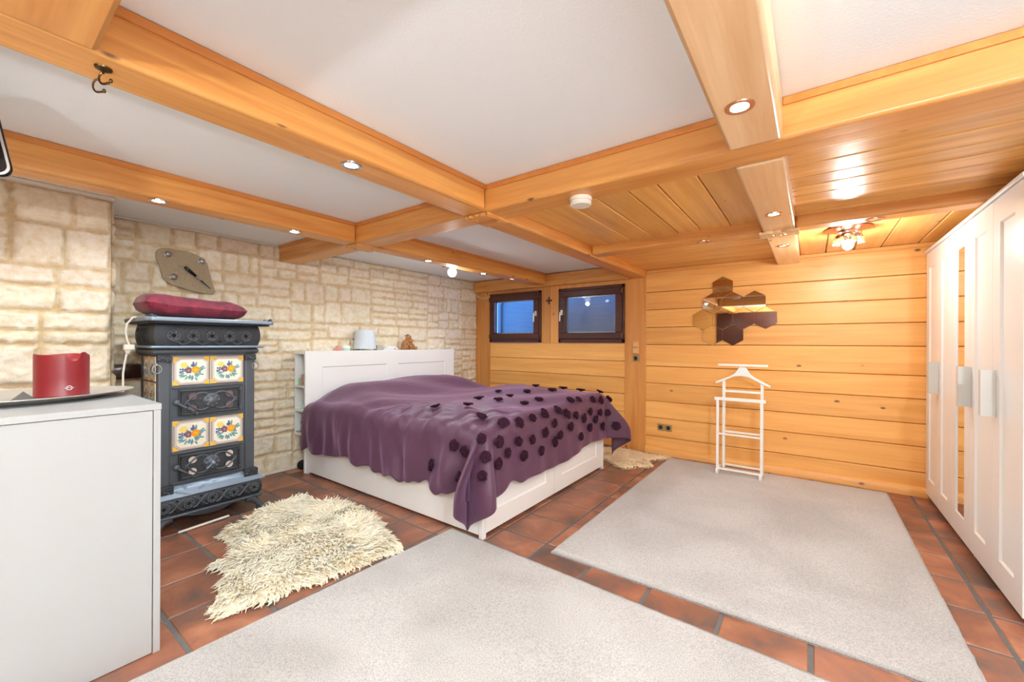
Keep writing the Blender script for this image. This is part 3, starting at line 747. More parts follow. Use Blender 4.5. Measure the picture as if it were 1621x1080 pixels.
def bl(u, v):
    """cloth coordinates (metres) -> world point of the bedspread"""
    x = min(max(u, CX0), CX1); y = min(max(v, CY0), CY1)
    dx, dy = u-x, v-y; e = math.hypot(dx, dy); zt = bl_top(x, y)
    # soft shoulder just inside the border
    ins = min(x-CX0+9, CX1-x, y-CY0, CY1-y)
    zt -= .012*(1-_sm(0, .16, ins))
    if e < 1e-6: return (x, y, zt)
    nx_, ny_ = dx/e, dy/e; R = .10
    # a longer tongue of cloth along the sides gently scalloped hem
    if e < R*PI/2: off = R*math.sin(e/R); dz = R*(1-math.cos(e/R))
    else: off = R+(e-R*PI/2)*.03; dz = R+(e-R*PI/2)
    corner = abs(dx) > 1e-6 and abs(dy) > 1e-6
    k = _sm(.04, .45, e)
    if corner:
        th = math.atan2(abs(dy), abs(dx))           # 0 = foot direction, pi/2 = side direction
        lobe = .5-.5*math.cos(8*th)
        off += k*(.13*lobe*(1+.3*e)+.05*math.sin(2*th)-.05*math.exp(-((th-PI/4)/.14)**2))
        if v < CY0:
            # near corner: tail swings to the side of the bed
            sw = k*math.sin(2*th)*.10
            px_, py_ = x+nx_*off-sw, y+ny_*off-.25*sw
        else:
            sw = k*math.sin(2*th)*.10
            px_, py_ = x+nx_*off+.02*k, y+ny_*off+sw
        dz *= 1-.03*lobe
        return (px_, py_, max(.035, zt-dz))
    if abs(dy) > 0:      # long sides
        s = u
        rip = .018*math.sin((s-.55*e)*15+2*math.sin(s*3))+.010*math.sin(s*29-e*8+1)+.006*math.sin(s*47+2)
        rip += .05*_sm(-2.6, -1.9, s)*math.sin((s+e*.35)*17+.5)
        rip *= 1-_sm(-1.80, -1.70, s)
        dz += k*(.012*math.sin(s*9)+.008*math.sin(s*21))
    else:                # foot end, taut
        s = v
        rip = .008*math.sin(s*11)+.004*math.sin(s*31)
        rip *= _sm(0, .12, s-CY0)*_sm(0, .12, CY1-s)
        dz += k*.012*math.sin(s*5+1)
    off += k*(rip+.012)
    return (x+nx_*off, y+ny_*off, max(.03, zt-dz))
#BLANKET-END
M['cover'] = None
def cover_mat(name, c, sheen=.4):
    m, nt, b = newmat(name)
    tc = N(nt, 'ShaderNodeTexCoord'); n1 = N(nt, 'ShaderNodeTexNoise', Scale=2.0, Detail=3.0); L(nt, tc, 'Object', n1, 'Vector')
    mp = N(nt, 'ShaderNodeMapping'); mp.inputs['Scale'].default_value = (9, 5, 5); mp.inputs['Rotation'].default_value = (.3, .5, .6); L(nt, tc, 'Object', mp, 'Vector')
    n2 = N(nt, 'ShaderNodeTexNoise', Scale=1.4, Detail=6.0, Distortion=1.5); L(nt, mp, 'Vector', n2, 'Vector')
    mx = N(nt, 'ShaderNodeMix', data_type='RGBA'); mx.inputs['A'].default_value = lin(tuple(v*.94 for v in c)); mx.inputs['B'].default_value = lin(c)
    L(nt, n1, 'Fac', mx, 'Factor'); L(nt, mx, 'Result', b, 'Base Color')
    b.inputs['Roughness'].default_value = .5; b.inputs['Specular IOR Level'].default_value = .5; b.inputs['Sheen Weight'].default_value = sheen; b.inputs['Sheen Tint'].default_value = lin((190, 150, 185))
    bp = N(nt, 'ShaderNodeBump', Strength=.22, Distance=.025); L(nt, n2, 'Fac', bp, 'Height'); L(nt, bp, 'Normal', b, 'Normal')
    return m
M['cover'] = cover_mat('plum satin', (82, 46, 68), .5); M['rosette'] = cover_mat('dark plum gauze', (56, 26, 42), .0); M['rosette'].node_tree.nodes['Principled BSDF'].inputs['Specular IOR Level'].default_value = .15; M['rosette'].node_tree.nodes['Principled BSDF'].inputs['Roughness'].default_value = .8
nu, nv = 170, 180
us = [CX0+(CX1+EX-CX0)*i/nu for i in range(nu+1)]; vs_ = [CY0-EX+(CY1-CY0+2*EX)*j/nv for j in range(nv+1)]
bs = MB(); V = [bl(u, v) for v in vs_ for u in us]; F = []
for j in range(nv):
    for i in range(nu):
        a = j*(nu+1)+i; F.append((a, a+1, a+nu+2, a+nu+1))
bs.add(V, F)
bsp = bs.build('bedspread', M['cover'], at=(-2.7, 2.83, .66), ang=180)
sm = bsp.modifiers.new('smooth', 'SMOOTH'); sm.factor = .5; sm.iterations = 2
so = bsp.modifiers.new('thickness', 'SOLIDIFY'); so.thickness = .005; so.offset = -1
tag(bsp, 'plum satin bedspread with dark fabric rosettes draped over the bed', 'bedspread')
def rosette_mesh(seed):
    r = random.Random(seed); mb = MB()
    for ring, (rad, h, n) in enumerate(((.034, .006, 5), (.026, .013, 5), (.015, .019, 4))):
        for k in range(n):
            a = 2*PI*k/n+ring*.6+r.uniform(-.25, .25); vs = []; nn = 4
            L_ = rad*r.uniform(.8, 1.15); wd = rad*r.uniform(.7, .95)
            for i in range(nn+1):
                t = i/nn
                for j in range(nn+1):
                    s = j/nn*2-1; w = wd*math.sin(PI*(.2+.75*t))*s
                    x = t*L_; z = .55*h+.011*math.sin(t*2.4)*(1-.3*ring)+.005*math.sin(s*7+seed)*t+.006*s*s*t
                    vs.append((x*math.cos(a)-w*math.sin(a), x*math.sin(a)+w*math.cos(a), z))
            mb.add(vs, [(i*(nn+1)+j, i*(nn+1)+j+1, (i+1)*(nn+1)+j+1, (i+1)*(nn+1)+j) for i in range(nn) for j in range(nn)])
    mb.ball((0, 0, .008), .009, 8, 6); return mb
ROS = [(-2.282, 3.516), (-2.064, 3.698), (-1.863, 3.698), (-1.672, 3.717), (-2.377, 3.018), (-2.168, 3.19), (-2.046, 3.449), (-2.125, 2.865), (-2.255, 2.606), (-2.081, 2.644), (-2.003, 2.185), (-2.316, 2.175), (-1.872, 2.721), (-1.855, 2.912), (-1.663, 3.104), (-1.637, 3.209), (-1.593, 3.42), (-1.576, 3.564), (-1.585, 3.765), (-1.776, 2.07), (-1.628, 2.127), (-1.611, 2.28), (-1.602, 2.434), (-1.611, 2.606), (-1.619, 2.817), (-1.576, 2.912), (-1.541, 3.056), (-1.471, 3.2), (-1.506, 3.334), (-1.471, 3.516), (-1.419, 3.43), (-1.454, 3.698), (-1.541, 2.711), (-1.471, 2.951), (-1.367, 3.305), (-1.341, 3.544), (-1.332, 3.746), (-1.628, 1.907), (-1.82, 1.792), (-1.733, 1.792), (-1.558, 2.022), (-1.489, 2.232), (-1.471, 2.395), (-1.489, 2.568), (-1.437, 2.788), (-1.402, 2.702), (-1.341, 3.114), (-1.515, 1.888), (-1.445, 2.108), (-1.393, 2.28), (-1.376, 2.491), (-1.428, 2.003), (-1.619, 1.677), (-2.046, 1.629), (-1.428, 1.83)]
#ROSETTES
_proto = []
for sd in range(4):
    o = rosette_mesh(sd).build('rosette', M['rosette'], ang=180); s2 = o.modifiers.new('t', 'SOLIDIFY'); s2.thickness = .0015
    _proto.append(o)
def _nrm(u, v):
    h = .012; a = Vector(bl(u+h, v))-Vector(bl(u-h, v)); b = Vector(bl(u, v+h))-Vector(bl(u, v-h)); n = a.cross(b)
    return n.normalized() if n.length > 1e-9 else Vector((0, 0, 1))
for i, (u, v) in enumerate(ROS):
    o = _proto[i] if i < 4 else _proto[i % 4].copy()
    if i >= 4: C.objects.link(o)
    o.parent = bsp; n = _nrm(u, v); p = Vector(bl(u, v))
    q = n.to_track_quat('Z', 'Y'); rr = random.Random(i)
    o.rotation_mode = 'QUATERNION'; o.rotation_quaternion = q @ Matrix.Rotation(rr.uniform(0, 6.28), 3, 'Z').to_quaternion()
    o.location = p+n*.001-bsp.location; sc = rr.uniform(.95, 1.25); o.scale = (sc, sc, sc)

# ================================================================== THINGS ON AND IN THE HEADBOARD
ht = hz-.008+.0005
t = thing('table_lamp', 'small table lamp with plain pale grey-white shade on the headboard', 'lamp', (-3.915, 2.625, ht))
MB().lathe([(.05, 0), (.05, .006), (.012, .012), (.01, .05)], seg=20).build('base', M['white_matte'], parent=t, local=True)
sh = MB().lathe([(.118, .022), (.1, .222), (.097, .222), (.115, .022)], seg=40, close=False).build('lamp_shade', plain('pale shade', (214, 222, 228), .8), parent=t, local=True)
t = thing('cream_jar', 'white and mint green cream jar on the headboard left of the lamp', 'jar', (-3.915, 2.40, ht))
MB().lathe([(.044, 0), (.046, .003), (.046, .030)], seg=24).build('jar_body', plain('mint glass', (190, 222, 204), .25), parent=t, local=True)
MB().lathe([(.047, .030), (.047, .054), (.044, .057)], seg=24).build('lid', M['white'], parent=t, local=True)
rb = MB()
for (dx, dy, dz, r) in ((0, 0, .022, .026), (-.012, -.022, .016, .02), (.01, .02, .018, .021), (0, -.006, .043, .016)):
    rb.ball((dx, dy, dz), r, 12, 8, (1, 1, .85))
o = rb.build('hair_scrunchie', plain('salmon plush', (222, 150, 140), .9, bump=.5, bscale=120), at=None); o.location = (-3.905, 2.305, ht-.0005)
tag(o, 'small salmon pink soft bundle at the left end of the headboard items', 'bundle')
bx = MB().box(-3.95, -3.89, 2.765, 2.835, ht, ht+.06).build('small_box', plain('grey patterned card', (176, 172, 160), .6), at=(-3.92, 2.8, ht), bevel=.003)
tag(bx, 'small grey box on the headboard right of the lamp', 'box')
t = thing('tissue_pack', 'white and red crumpled tissue pack on the headboard beside the plush toy', 'tissues', (-3.915, 2.95, ht))
pk = MB(); nn = 10; vs = []
r0 = random.Random(3)
for (zz_, sgn) in ((0, -1), (1, 1)):
    for i in range(nn+1):
        for j in range(5):
            x = -.04+.08*j/4; y = -.095+.19*i/nn; e = min(i, nn-i)/2
            z = 0 if not zz_ else (.012+.04*min(1, e))*(1-.25*abs(j-2)/2)+r0.uniform(-.004, .004)
            vs.append((x, y, z))
n1 = (nn+1)*5; fs = []
for b_ in (0, n1):
    for i in range(nn):
        for j in range(4): fs.append((b_+i*5+j, b_+i*5+j+1, b_+(i+1)*5+j+1, b_+(i+1)*5+j))
for i in range(nn): fs += [(i*5, (i+1)*5, n1+(i+1)*5, n1+i*5), (i*5+4, (i+1)*5+4, n1+(i+1)*5+4, n1+i*5+4)]
fs += [(0, 1, 2, 3, 4, n1+4, n1+3, n1+2, n1+1, n1), tuple([nn*5+k for k in range(5)]+[n1+nn*5+k for k in range(4, -1, -1)])]
pk.add(vs, fs).build('wrapper', M['white_matte'], parent=t, local=True)
mk_ = MB()
mk_.box(.0405, .0415, .03, .05, .012, .024); mk_.box(.0405, .0415, .062, .08, .006, .014)
mk_.build('red_print', plain('red print', (190, 50, 70), .5), parent=t, local=True)
mk2 = MB(); 
for q in range(6): mk2.ball((.041, -.07+.018*q, .022+.008*math.sin(q*2)), .005, 6, 4, (.2, 1, 1))
mk2.build('grey_print', plain('grey print', (120, 130, 140), .5), parent=t, local=True)
# plush giraffe-like toy
t = thing('plush_toy', 'seated brown plush animal on the right of the headboard', 'plush toy', (-3.915, 3.19, ht))
pl = plain('brown plush', (178, 122, 72), .95, bump=.8, bscale=150, var=.25); pld = plain('dark brown plush', (96, 62, 40), .95, var=.2)
b1 = MB().ball((0, -.01, .06), .06, 16, 12, (.8, .95, 1.0)).ball((0, .01, .1), .034, 14, 10, (.9, 1, 1.1)).build('body', pl, parent=t, local=True)
MB().ball((.012, .02, .135), .036, 14, 10, (.9, .95, 1.0)).ball((.035, .035, .112), .028, 12, 8, (1.0, 1.1, .8)).build('head', pl, parent=t, local=True)
MB().ball((0, -.012, .172), .012, 8, 6, (.6, 1.2, 1.1)).build('ear', pl, parent=t, local=True)
MB().ball((0, .058, .166), .012, 8, 6, (.6, 1.2, 1.1)).build('ear', pl, parent=t, local=True)
for yy in (.012, .032): MB().tube([(0, yy, .165), (-.002, yy, .182)], [.005, .006], 8).ball((-.002, yy, .184), .0075, 8, 6).build('horn', pld, parent=t, local=True)
MB().ball((.043, .004, .142), .0045, 8, 6).build('eye', M['black'], parent=t, local=True); MB().ball((.046, .034, .142), .0045, 8, 6).build('eye', M['black'], parent=t, local=True)
MB().tube([(.02, -.03, .09), (.045, -.055, .05), (.05, -.05, .022)], [.018, .017, .02], 10).build('arm', pl, parent=t, local=True)
MB().tube([(.02, .04, .09), (.045, .065, .055), (.05, .075, .022)], [.018, .017, .02], 10).build('arm', pl, parent=t, local=True)
MB().tube([(.02, .03, .025), (.035, .1, .022), (.035, .125, .024)], [.024, .02, .02], 10).build('leg', pl, parent=t, local=True)
MB().tube([(.02, -.03, .025), (.045, -.085, .022), (.045, -.1, .024)], [.024, .02, .02], 10).build('leg', pl, parent=t, local=True)
sp_ = MB()
for (a, b, c_) in ((.045, -.03, .07), (.048, .0, .05), (.04, -.045, .04)): sp_.ball((a, b, c_), .011, 8, 6, (.5, 1, 1))
sp_.build('spots', pld, parent=t, local=True)
# small items in the side shelves
def onshelf(name, label, cat, z, x, y, prof, mat):
    o = MB().lathe(prof, seg=20).build(name, mat, at=None); o.location = (x, y, z+.0005); return tag(o, label, cat)
s1, s2, s3 = .787+.022, .56+.022, .335+.022+.022*0
onshelf('green_tin', 'small green tin in the top side compartment of the headboard', 'tin', s1, -3.965, 1.968, [(.022, 0), (.024, .003), (.024, .055), (.021, .058)], plain('pale green tin', (140, 200, 130), .4))
onshelf('pink_jar', 'dusky pink jar beside the green tin in the top side compartment', 'jar', s1, -3.905, 1.955, [(.018, 0), (.019, .003), (.019, .075), (.014, .085), (.014, .1)], plain('dusky pink', (176, 120, 118), .4))
pb = MB().lathe([(.02, 0), (.026, .01), (.026, .09), (.012, .11), (.012, .14)], seg=20).build('spray_bottle', plain('pink bottle', (226, 150, 150), .35), at=None); pb.location = (-3.92, 2.02, s1+.0005)
tag(pb, 'taller pink bottle at the back of the top side compartment', 'bottle')
onshelf('glass_jar', 'pale green glass jar in the middle side compartment', 'jar', s2, -3.905, 1.96, [(.018, 0), (.02, .003), (.02, .05)], plain('pale green glass', (168, 206, 184), .2))
t = thing('dark_bottle', 'dark bottle with a cream label in the lowest side compartment', 'bottle', (-3.91, 1.972, .357+.0005))
MB().lathe([(.03, 0), (.033, .005), (.033, .1), (.014, .13), (.014, .15)], seg=24).build('bottle_body', M['black'], parent=t, local=True)
MB().lathe([(.0335, .03), (.0335, .09)], seg=24, close=False).build('paper_label', plain('cream label', (206, 204, 160), .6), parent=t, local=True)
tg = MB().box(-3.99, -3.93, 1.928, 1.965, .3575, .366).build('remote_control', plain('grey plastic', (140, 146, 156), .4), at=(-3.96, 1.947, .357), bevel=.003)
tag(tg, 'flat grey object lying at the front of the lowest side compartment', 'gadget')
# dark thing on the floor under the shelves
o = MB().ball((0, 0, .045), .045, 14, 10, (.9, 1.1, 1)).ball((.0, .05, .03), .03, 10, 8).build('dark_bag', M['black_matte'], at=None); o.location = (-3.93, 1.965, 0)
tag(o, 'small dark bundle on the floor under the headboard shelves', 'bundle')

# ================================================================== STOVE
SX, SY = -3.30, 1.02         # front plane, centre
fy0, fy1 = .745, 1.295       # body
dp = .42                     # depth
stv = thing('tiled_stove', 'black cast iron stove with floral tiles against the stone wall', 'stove', (SX-dp/2, SY, 0))
P = stv
MB().box(SX-dp, SX-.005, fy0+.005, fy1-.005, .27, 1.19).build('body', M['iron'], parent=P, bevel=.004)
for (a, b) in ((fy0, fy0+.062), (fy1-.062, fy1)):
    MB().box(SX-.05, SX+.004, a, b, .262, 1.135).build('corner_post', M['iron'], parent=P, bevel=.008, bseg=3)
# top slab, cut corners
def slab(x0, x1, y0, y1, c): return [(x0+c, y0), (x1-c, y0), (x1, y0+c), (x1, y1-c), (x1-c, y1), (x0+c, y1), (x0, y1-c), (x0, y0+c)]
tp = MB(); tp.prism(slab(SX-dp-.04, SX+.105, SY-.355, SY+.375, .03), 1.344, 1.372, 'z')
tp.build('top_plate', M['iron_worn'], parent=P, bevel=.008, bseg=3)
tu = MB(); tu.prism(slab(SX-dp-.03, SX+.085, SY-.335, SY+.355, .03), 1.332, 1.344, 'z'); tu.build('top_plate_underside', M['iron_dark'], parent=P, bevel=.006)
for sy in (-1, 1):
    cd = MB()
    y = SY+.01+sy*.335
    cd.tube([(SX+.102, y-.02*sy, 1.371), (SX+.09, y+.0*sy, 1.378), (SX+.06, y+.02*sy, 1.373)], [.006, .010, .006], 8).tube([(SX+.085, y-.045*sy, 1.372), (SX+.06, y-.03*sy, 1.377), (SX+.03, y-.0*sy, 1.373)], [.005, .007, .005], 8)
    cd.build('corner_ornament', M['iron_dark'], parent=P)
def frieze(name, z0, z1, x_in, bulge, y0, y1, mat):
    """front band with an S-curved section, wrapped round the visible left side"""
    n = 12; prof = []
    for i in range(n+1):
        t = i/n; prof.append((x_in+bulge*math.sin(PI*t)**.8 if 0 < t < 1 else x_in, z0+(z1-z0)*t))
    mb = MB(); vs = []; fs = []
    for (x, z) in prof:
        d = x-x_in
        vs += [(SX-dp, y0-d, z), (x, y0-d, z), (x, y1+d, z), (SX-dp, y1+d, z)]
    for i in range(n):
        for k in range(3):
            a = i*4+k; fs.append((a, a+1, a+5, a+4))
        fs.append((i*4+3, i*4, i*4+4, i*4+7))
    fs.append((3, 2, 1, 0)); fs.append((n*4, n*4+1, n*4+2, n*4+3))
    return mb.add(vs, fs).build(name, mat, parent=P, ang=50)
frieze('frieze', 1.192, 1.335, SX+.018, .014, fy0-.012, fy1+.012, M['iron_dark'])
frieze('cavetto', 1.128, 1.182, SX-.012, .02, fy0-.004, fy1+.004, M['iron'])
MB().box(SX-dp, SX+.05, fy0-.045, fy1+.045, 1.176, 1.192).build('ledge_moulding', M['iron_worn'], parent=P, bevel=.007, bseg=3)
def frieze_relief(name, zc, hh, x, ys, rr, mat, wave):
    mb = MB(); hl = MB()
    for y in ys:
        mb.tube([(x+.002, y+rr*math.cos(2*PI*k/20), zc+rr*math.sin(2*PI*k/20)) for k in range(20)], .0055, 6, closed=True)
        mb.tube([(x+.004, y+rr*.55*math.cos(2*PI*k/14), zc+rr*.55*math.sin(2*PI*k/14)) for k in range(14)], .004, 6, closed=True)
        for k in range(6):
            a = 2*PI*k/6; mb.ball((x+.003, y+rr*.78*math.cos(a), zc+rr*.78*math.sin(a)), .0075, 8, 6, (.6, 1, 1))
        hl.lathe([(rr*.36, .004), (.001, .005)], c=(x-.001, y, zc), seg=12, axis='x', close=False)  # black discs paint the dark inside of the pierced holes
    for i in range(len(ys)-1):
        ym = (ys[i]+ys[i+1])/2
        for s in (-1, 1):
            hl.lathe([(.009, .003), (.001, .0045)], c=(x-.006, ym+.004*s, zc+s*hh*.28), seg=10, axis='x', close=False)
            if wave:
                mb.tube([(x+.001, ys[i]+rr*.9+(ys[i+1]-ys[i]-1.8*rr)*q/8, zc+s*hh*.32*math.cos(PI*q/8)) for q in range(9)], .0045, 6)
            else:
                mb.tube([(x-.002, ys[i]+(ys[i+1]-ys[i])*q/8, zc-hh*.36+.012*math.cos(2*PI*q/8)) for q in range(9)], .0045, 6)
                mb.tube([(x-.004, ys[i]+(ys[i+1]-ys[i])*q/8, zc+hh*.38-.006*math.cos(2*PI*q/8)) for q in range(9)], .003, 6)
    mb.mi = 1; mb.add(hl.v, hl.f); mb.build(name, [mat, M['black_matte']], parent=P)  # relief iron is lighter than the band, painting highlights on the rings
fyN = [fy0+.07+(fy1-fy0-.14)*i/4 for i in range(5)]
frieze_relief('frieze_relief', 1.258, .13, SX+.031, fyN, .031, M['iron'], False)
sr = MB(); 
for i in range(4):
    for j in range(3):
        sr.tube([(SX-.33+.06*i+.034*math.cos(2*PI*k/10), fy0-.026, 1.232+.028*j+.022*math.sin(2*PI*k/10)) for k in range(10)], .0035, 5, closed=True)
sr.build('side_lattice', M['iron_dark'], parent=P)
# capitals and rings
for (y, yo) in ((fy0+.031, -1), (fy1-.031, 1)):
    cp = MB().box(SX-.01, SX+.016, y-.036, y+.036, 1.088, 1.128)
    for k in range(5): cp.ball((SX+.016, y-.026+.013*k, 1.102+.008*math.sin(k*1.6)), .009, 8, 6, (.7, 1, 1))
    cp.build('capital', M['iron_dark'], parent=P, bevel=.004)
    yy = y+yo*.036
    rg_ = MB().tube([(SX+.004+.0*k, yy+.022*math.cos(2*PI*k/20), 1.045+.026*math.sin(2*PI*k/20)) for k in range(20)], .0038, 6, closed=True)
    rg_.ball((SX+.0, yy, 1.074), .008); rg_.build('ring', M['steel'], parent=P)
# tiles
M['t_cream'] = plain('glazed cream tile', (238, 228, 208), .12, coat=.5, var=.03)
M['t_line'] = plain('tile border brown', (120, 78, 66), .2); M['t_grey'] = plain('tile border mauve', (150, 140, 156), .2)
M['t_gold'] = plain('tile gold', (238, 180, 60), .25); M['t_teal'] = plain('tile teal', (98, 150, 150), .25)
M['t_blue'] = plain('tile blue', (84, 96, 140), .25); M['t_mauve'] = plain('tile mauve', (128, 84, 92), .25); M['t_oran'] = plain('tile orange', (240, 156, 30), .25); M['t_yel'] = plain('tile yellow', (236, 204, 110), .25)
TM = ['t_cream', 't_line', 't_grey', 't_gold', 't_teal', 't_blue', 't_mauve', 't_oran', 't_yel']
def tile(fn, w, h, seed):
    """fn(u,v,d)->point, u,v centred; builds one painted tile"""
    mb = MB(); r = random.Random(seed)
    def fan(pts, d, mi):
        mb.mi = mi; n0 = len(pts); mb.add([fn(p[0], p[1], d) for p in pts], [tuple(range(n0))])
    mb.mi = 0; hw, hh = w/2, h/2
    o = [(-hw, -hh), (hw, -hh), (hw, hh), (-hw, hh)]; i_ = [(-hw+.003, -hh+.003), (hw-.003, -hh+.003), (hw-.003, hh-.003), (-hw+.003, hh-.003)]
    mb.add([fn(a, b, -.004) for a, b in o]+[fn(a, b, .003) for a, b in i_], [(0, 1, 5, 4), (1, 2, 6, 5), (2, 3, 7, 6), (3, 0, 4, 7), (4, 5, 6, 7)])
    def ringline(ins, cut, th, mi, d):
        def oc(q, c): a, b = hw-q, hh-q; return [(-a+c, -b), (a-c, -b), (a, -b+c), (a, b-c), (a-c, b), (-a+c, b), (-a, b-c), (-a, -b+c)]
        A, B = oc(ins, cut), oc(ins+th, cut+th*.4); mb.mi = mi
        mb.add([fn(p[0], p[1], d) for p in A+B], [(k, (k+1) % 8, 8+(k+1) % 8, 8+k) for k in range(8)])
    ringline(.0035, .001, .004, 1, .0034); ringline(.010, .02, .005, 2, .0034); ringline(.019, .02, .0018, 1, .0034)
    for sx in (-1, 1):
        for sy in (-1, 1):
            cx, cy = sx*(hw-.004), sy*(hh-.004); pts = [(cx, cy)]
            for k in range(7):
                a = PI/2*k/6; rr = .029*(1+.12*math.sin(a*6)); pts.append((cx-sx*rr*math.cos(a), cy-sy*rr*math.sin(a)))
            if sx*sy < 0: pts = [pts[0]]+pts[:0:-1]
            fan(pts, .0038, 3)
    def petal(x, y, l, wd, a, mi, d):
        pts = []
        for k in range(10):
            b = 2*PI*k/10; px_, py_ = l*math.cos(b), wd*math.sin(b); pts.append((x+px_*math.cos(a)-py_*math.sin(a), y+px_*math.sin(a)+py_*math.cos(a)))
        fan(pts, d, mi)
    s = min(w, h)/.142; dd = .0036
    for k in range(16):
        a = PI*1.0+PI*1.15*k/15+r.uniform(-.1, .1)-.1; R_ = r.uniform(.022, .044)*s
        petal(R_*math.cos(a), -.012*s+R_*.75*math.sin(a), .011*s, .0038*s, a, 4, dd+k*.00002)
    for (a, mi) in ((2.75, 5), (3.05, 5), (1.35, 5), (1.1, 4), (.35, 4), (2.2, 4), (.1, 4)):
        for q in range(4):
            R_ = (.022+.009*q)*s; petal(R_*math.cos(a+.06*q)+.004*s, R_*.8*math.sin(a+.06*q), .0055*s, .004*s, a+q, mi, dd+.0004+q*.00002)
    for (x, y, R_, mi, n) in ((.016, .004, .017, 7, 7), (-.012, .002, .014, 6, 6), (-.03, .028, .014, 8, 6), (.004, .026, .008, 5, 5), (.03, -.006, .008, 4, 5)):
        for k in range(n):
            a = 2*PI*k/n; petal(x*s+R_*.5*s*math.cos(a), y*s+R_*.5*s*math.sin(a), R_*.62*s, R_*.48*s, a, mi, dd+.0008+k*.00003)
        petal(x*s, y*s, R_*.4*s, R_*.36*s, 0, 3 if mi == 7 else (2 if mi == 6 else mi), dd+.0012)
    return mb
TY0, TY1 = fy0+.07, fy1-.07; tw = (TY1-TY0)/2
for (z0, z1) in ((.930, 1.124), (.505, .708)):
    for k in range(2):
        yc = TY0+tw*(k+.5); zc = (z0+z1)/2
        tile(lambda u, v, d, yc=yc, zc=zc: (SX+d, yc+u, zc+v), tw-.003, z1-z0-.003, 5+k).build('painted_tile', [M[q] for q in TM], parent=P, smooth=False)
for (z0, z1) in ((.96, 1.124), (.79, .955), (.62, .785)):
    for k in range(2):
        xc = SX-.365+.135*(k+.5)+.04; zc = (z0+z1)/2
        tile(lambda u, v, d, xc=xc, zc=zc: (xc+u, fy0-d+.002, zc+v), .132, z1-z0-.003, 9+k).build('painted_tile', [M[q] for q in TM], parent=P, smooth=False)
# rails between tiles and doors
for (a, b) in ((.914, .929), (.709, .724), (.488, .503), (.30, .312)): MB().box(SX-.004, SX+.006, TY0, TY1, a, b).build('rail', M['iron'], parent=P, bevel=.003)
M['mica'] = plain('mica window', (214, 196, 186), .2, coat=.4); M['mica_dark'] = plain('sooty mica window', (112, 84, 88), .2, coat=.4)
def stove_door(z0, z1, mica, knob):
    y0, y1 = TY0+.035, TY1-.03; x = SX+.006
    d = MB().box(SX-.004, x+.006, y0, y1, z0, z1)
    d.tube([(x+.008, y0+.008, z0+.008), (x+.008, y1-.008, z0+.008), (x+.008, y1-.008, z1-.008), (x+.008, y0+.008, z1-.008)], .007, 6, closed=True)
    yc, zc = (y0+y1)/2+.005, (z0+z1)/2
    dr = d.build('fire_door', M['iron_dark'], parent=P, bevel=.002)
    bo = MB(); bo.lathe([(.052, .004), (.05, .012), (.03, .024), (.001, .03)], c=(x, yc, zc), seg=20, axis='x', close=False)
    for k in range(8):
        a = 2*PI*k/8; bo.ball((x+.018, yc+.034*math.cos(a), zc+.034*math.sin(a)), .012, 8, 6, (.7, 1, 1))
    for sgn in (-1, 1):
        for sy in (-1, 1):
            bo.tube([(x+.008, yc+sy*(.02+.13*q/8), zc+sgn*(.066*math.sin(PI*(q+3.2)/11)-.008)) for q in range(9)], .006, 6)
    bo.build('door_ornament', M['iron'], parent=dr)
    for sy in (-1, 1):
        for sz in (-1, 1):
            cy, cz = yc+sy*.105, zc+sz*.038
            mm = MB().lathe([(.024, .008), (.001, .0085)], c=(x, cy, cz), seg=18, axis='x', close=False); mm.build('mica_window', mica, parent=dr)
            MB().tube([(x+.009, cy+.026*math.cos(2*PI*k/18), cz+.026*math.sin(2*PI*k/18)) for k in range(18)], .0035, 6, closed=True).build('window_rim', M['iron_dark'], parent=dr)
    # handle at the left, spring shaped grip
    hn = MB().ball((x+.012, TY0+.022, zc+.004), .02, 12, 8, (.6, 1, 1))
    hn.tube([(x+.012, TY0+.025, zc), (x+.045, TY0+.05, zc-.02), (x+.055, TY0+.062, zc-.03)], [.009, .007, .007], 8)
    pts = [(x+.055+.004*q/6+.006*math.cos(q*1.9), TY0+.062+.055*q/28, zc-.03-.045*q/28+.007*math.sin(q*1.9)) for q in range(29)]
    hn.tube(pts, .003, 5); hn.build('handle', M['iron'], parent=dr)
    hg = MB()
    for zz_ in (z0+.02, z1-.02): hg.tube([(x+.01, y1+.008, zz_-.014), (x+.01, y1+.008, zz_+.014)], .007, 8).tube([(x+.01, y1-.01, zz_), (x+.01, y1+.02, zz_)], .004, 6)
    hg.tube([(x+.01, y1+.008, z0+.01), (x+.01, y1+.008, z1-.01)], .0035, 6); hg.build('hinge', M['iron'], parent=dr)
    if knob:
        kb = MB().ball((x+.035, yc, zc), .014, 10, 8).tube([(x+.035, yc, zc), (x+.055, yc-.03, zc-.02), (x+.06, yc-.045, zc-.027)], [.006, .005, .006], 8)
        kb.build('draught_knob', M['iron_worn'], parent=dr)
stove_door(.736, .905, M['mica_dark'], False); stove_door(.322, .482, M['mica'], True)
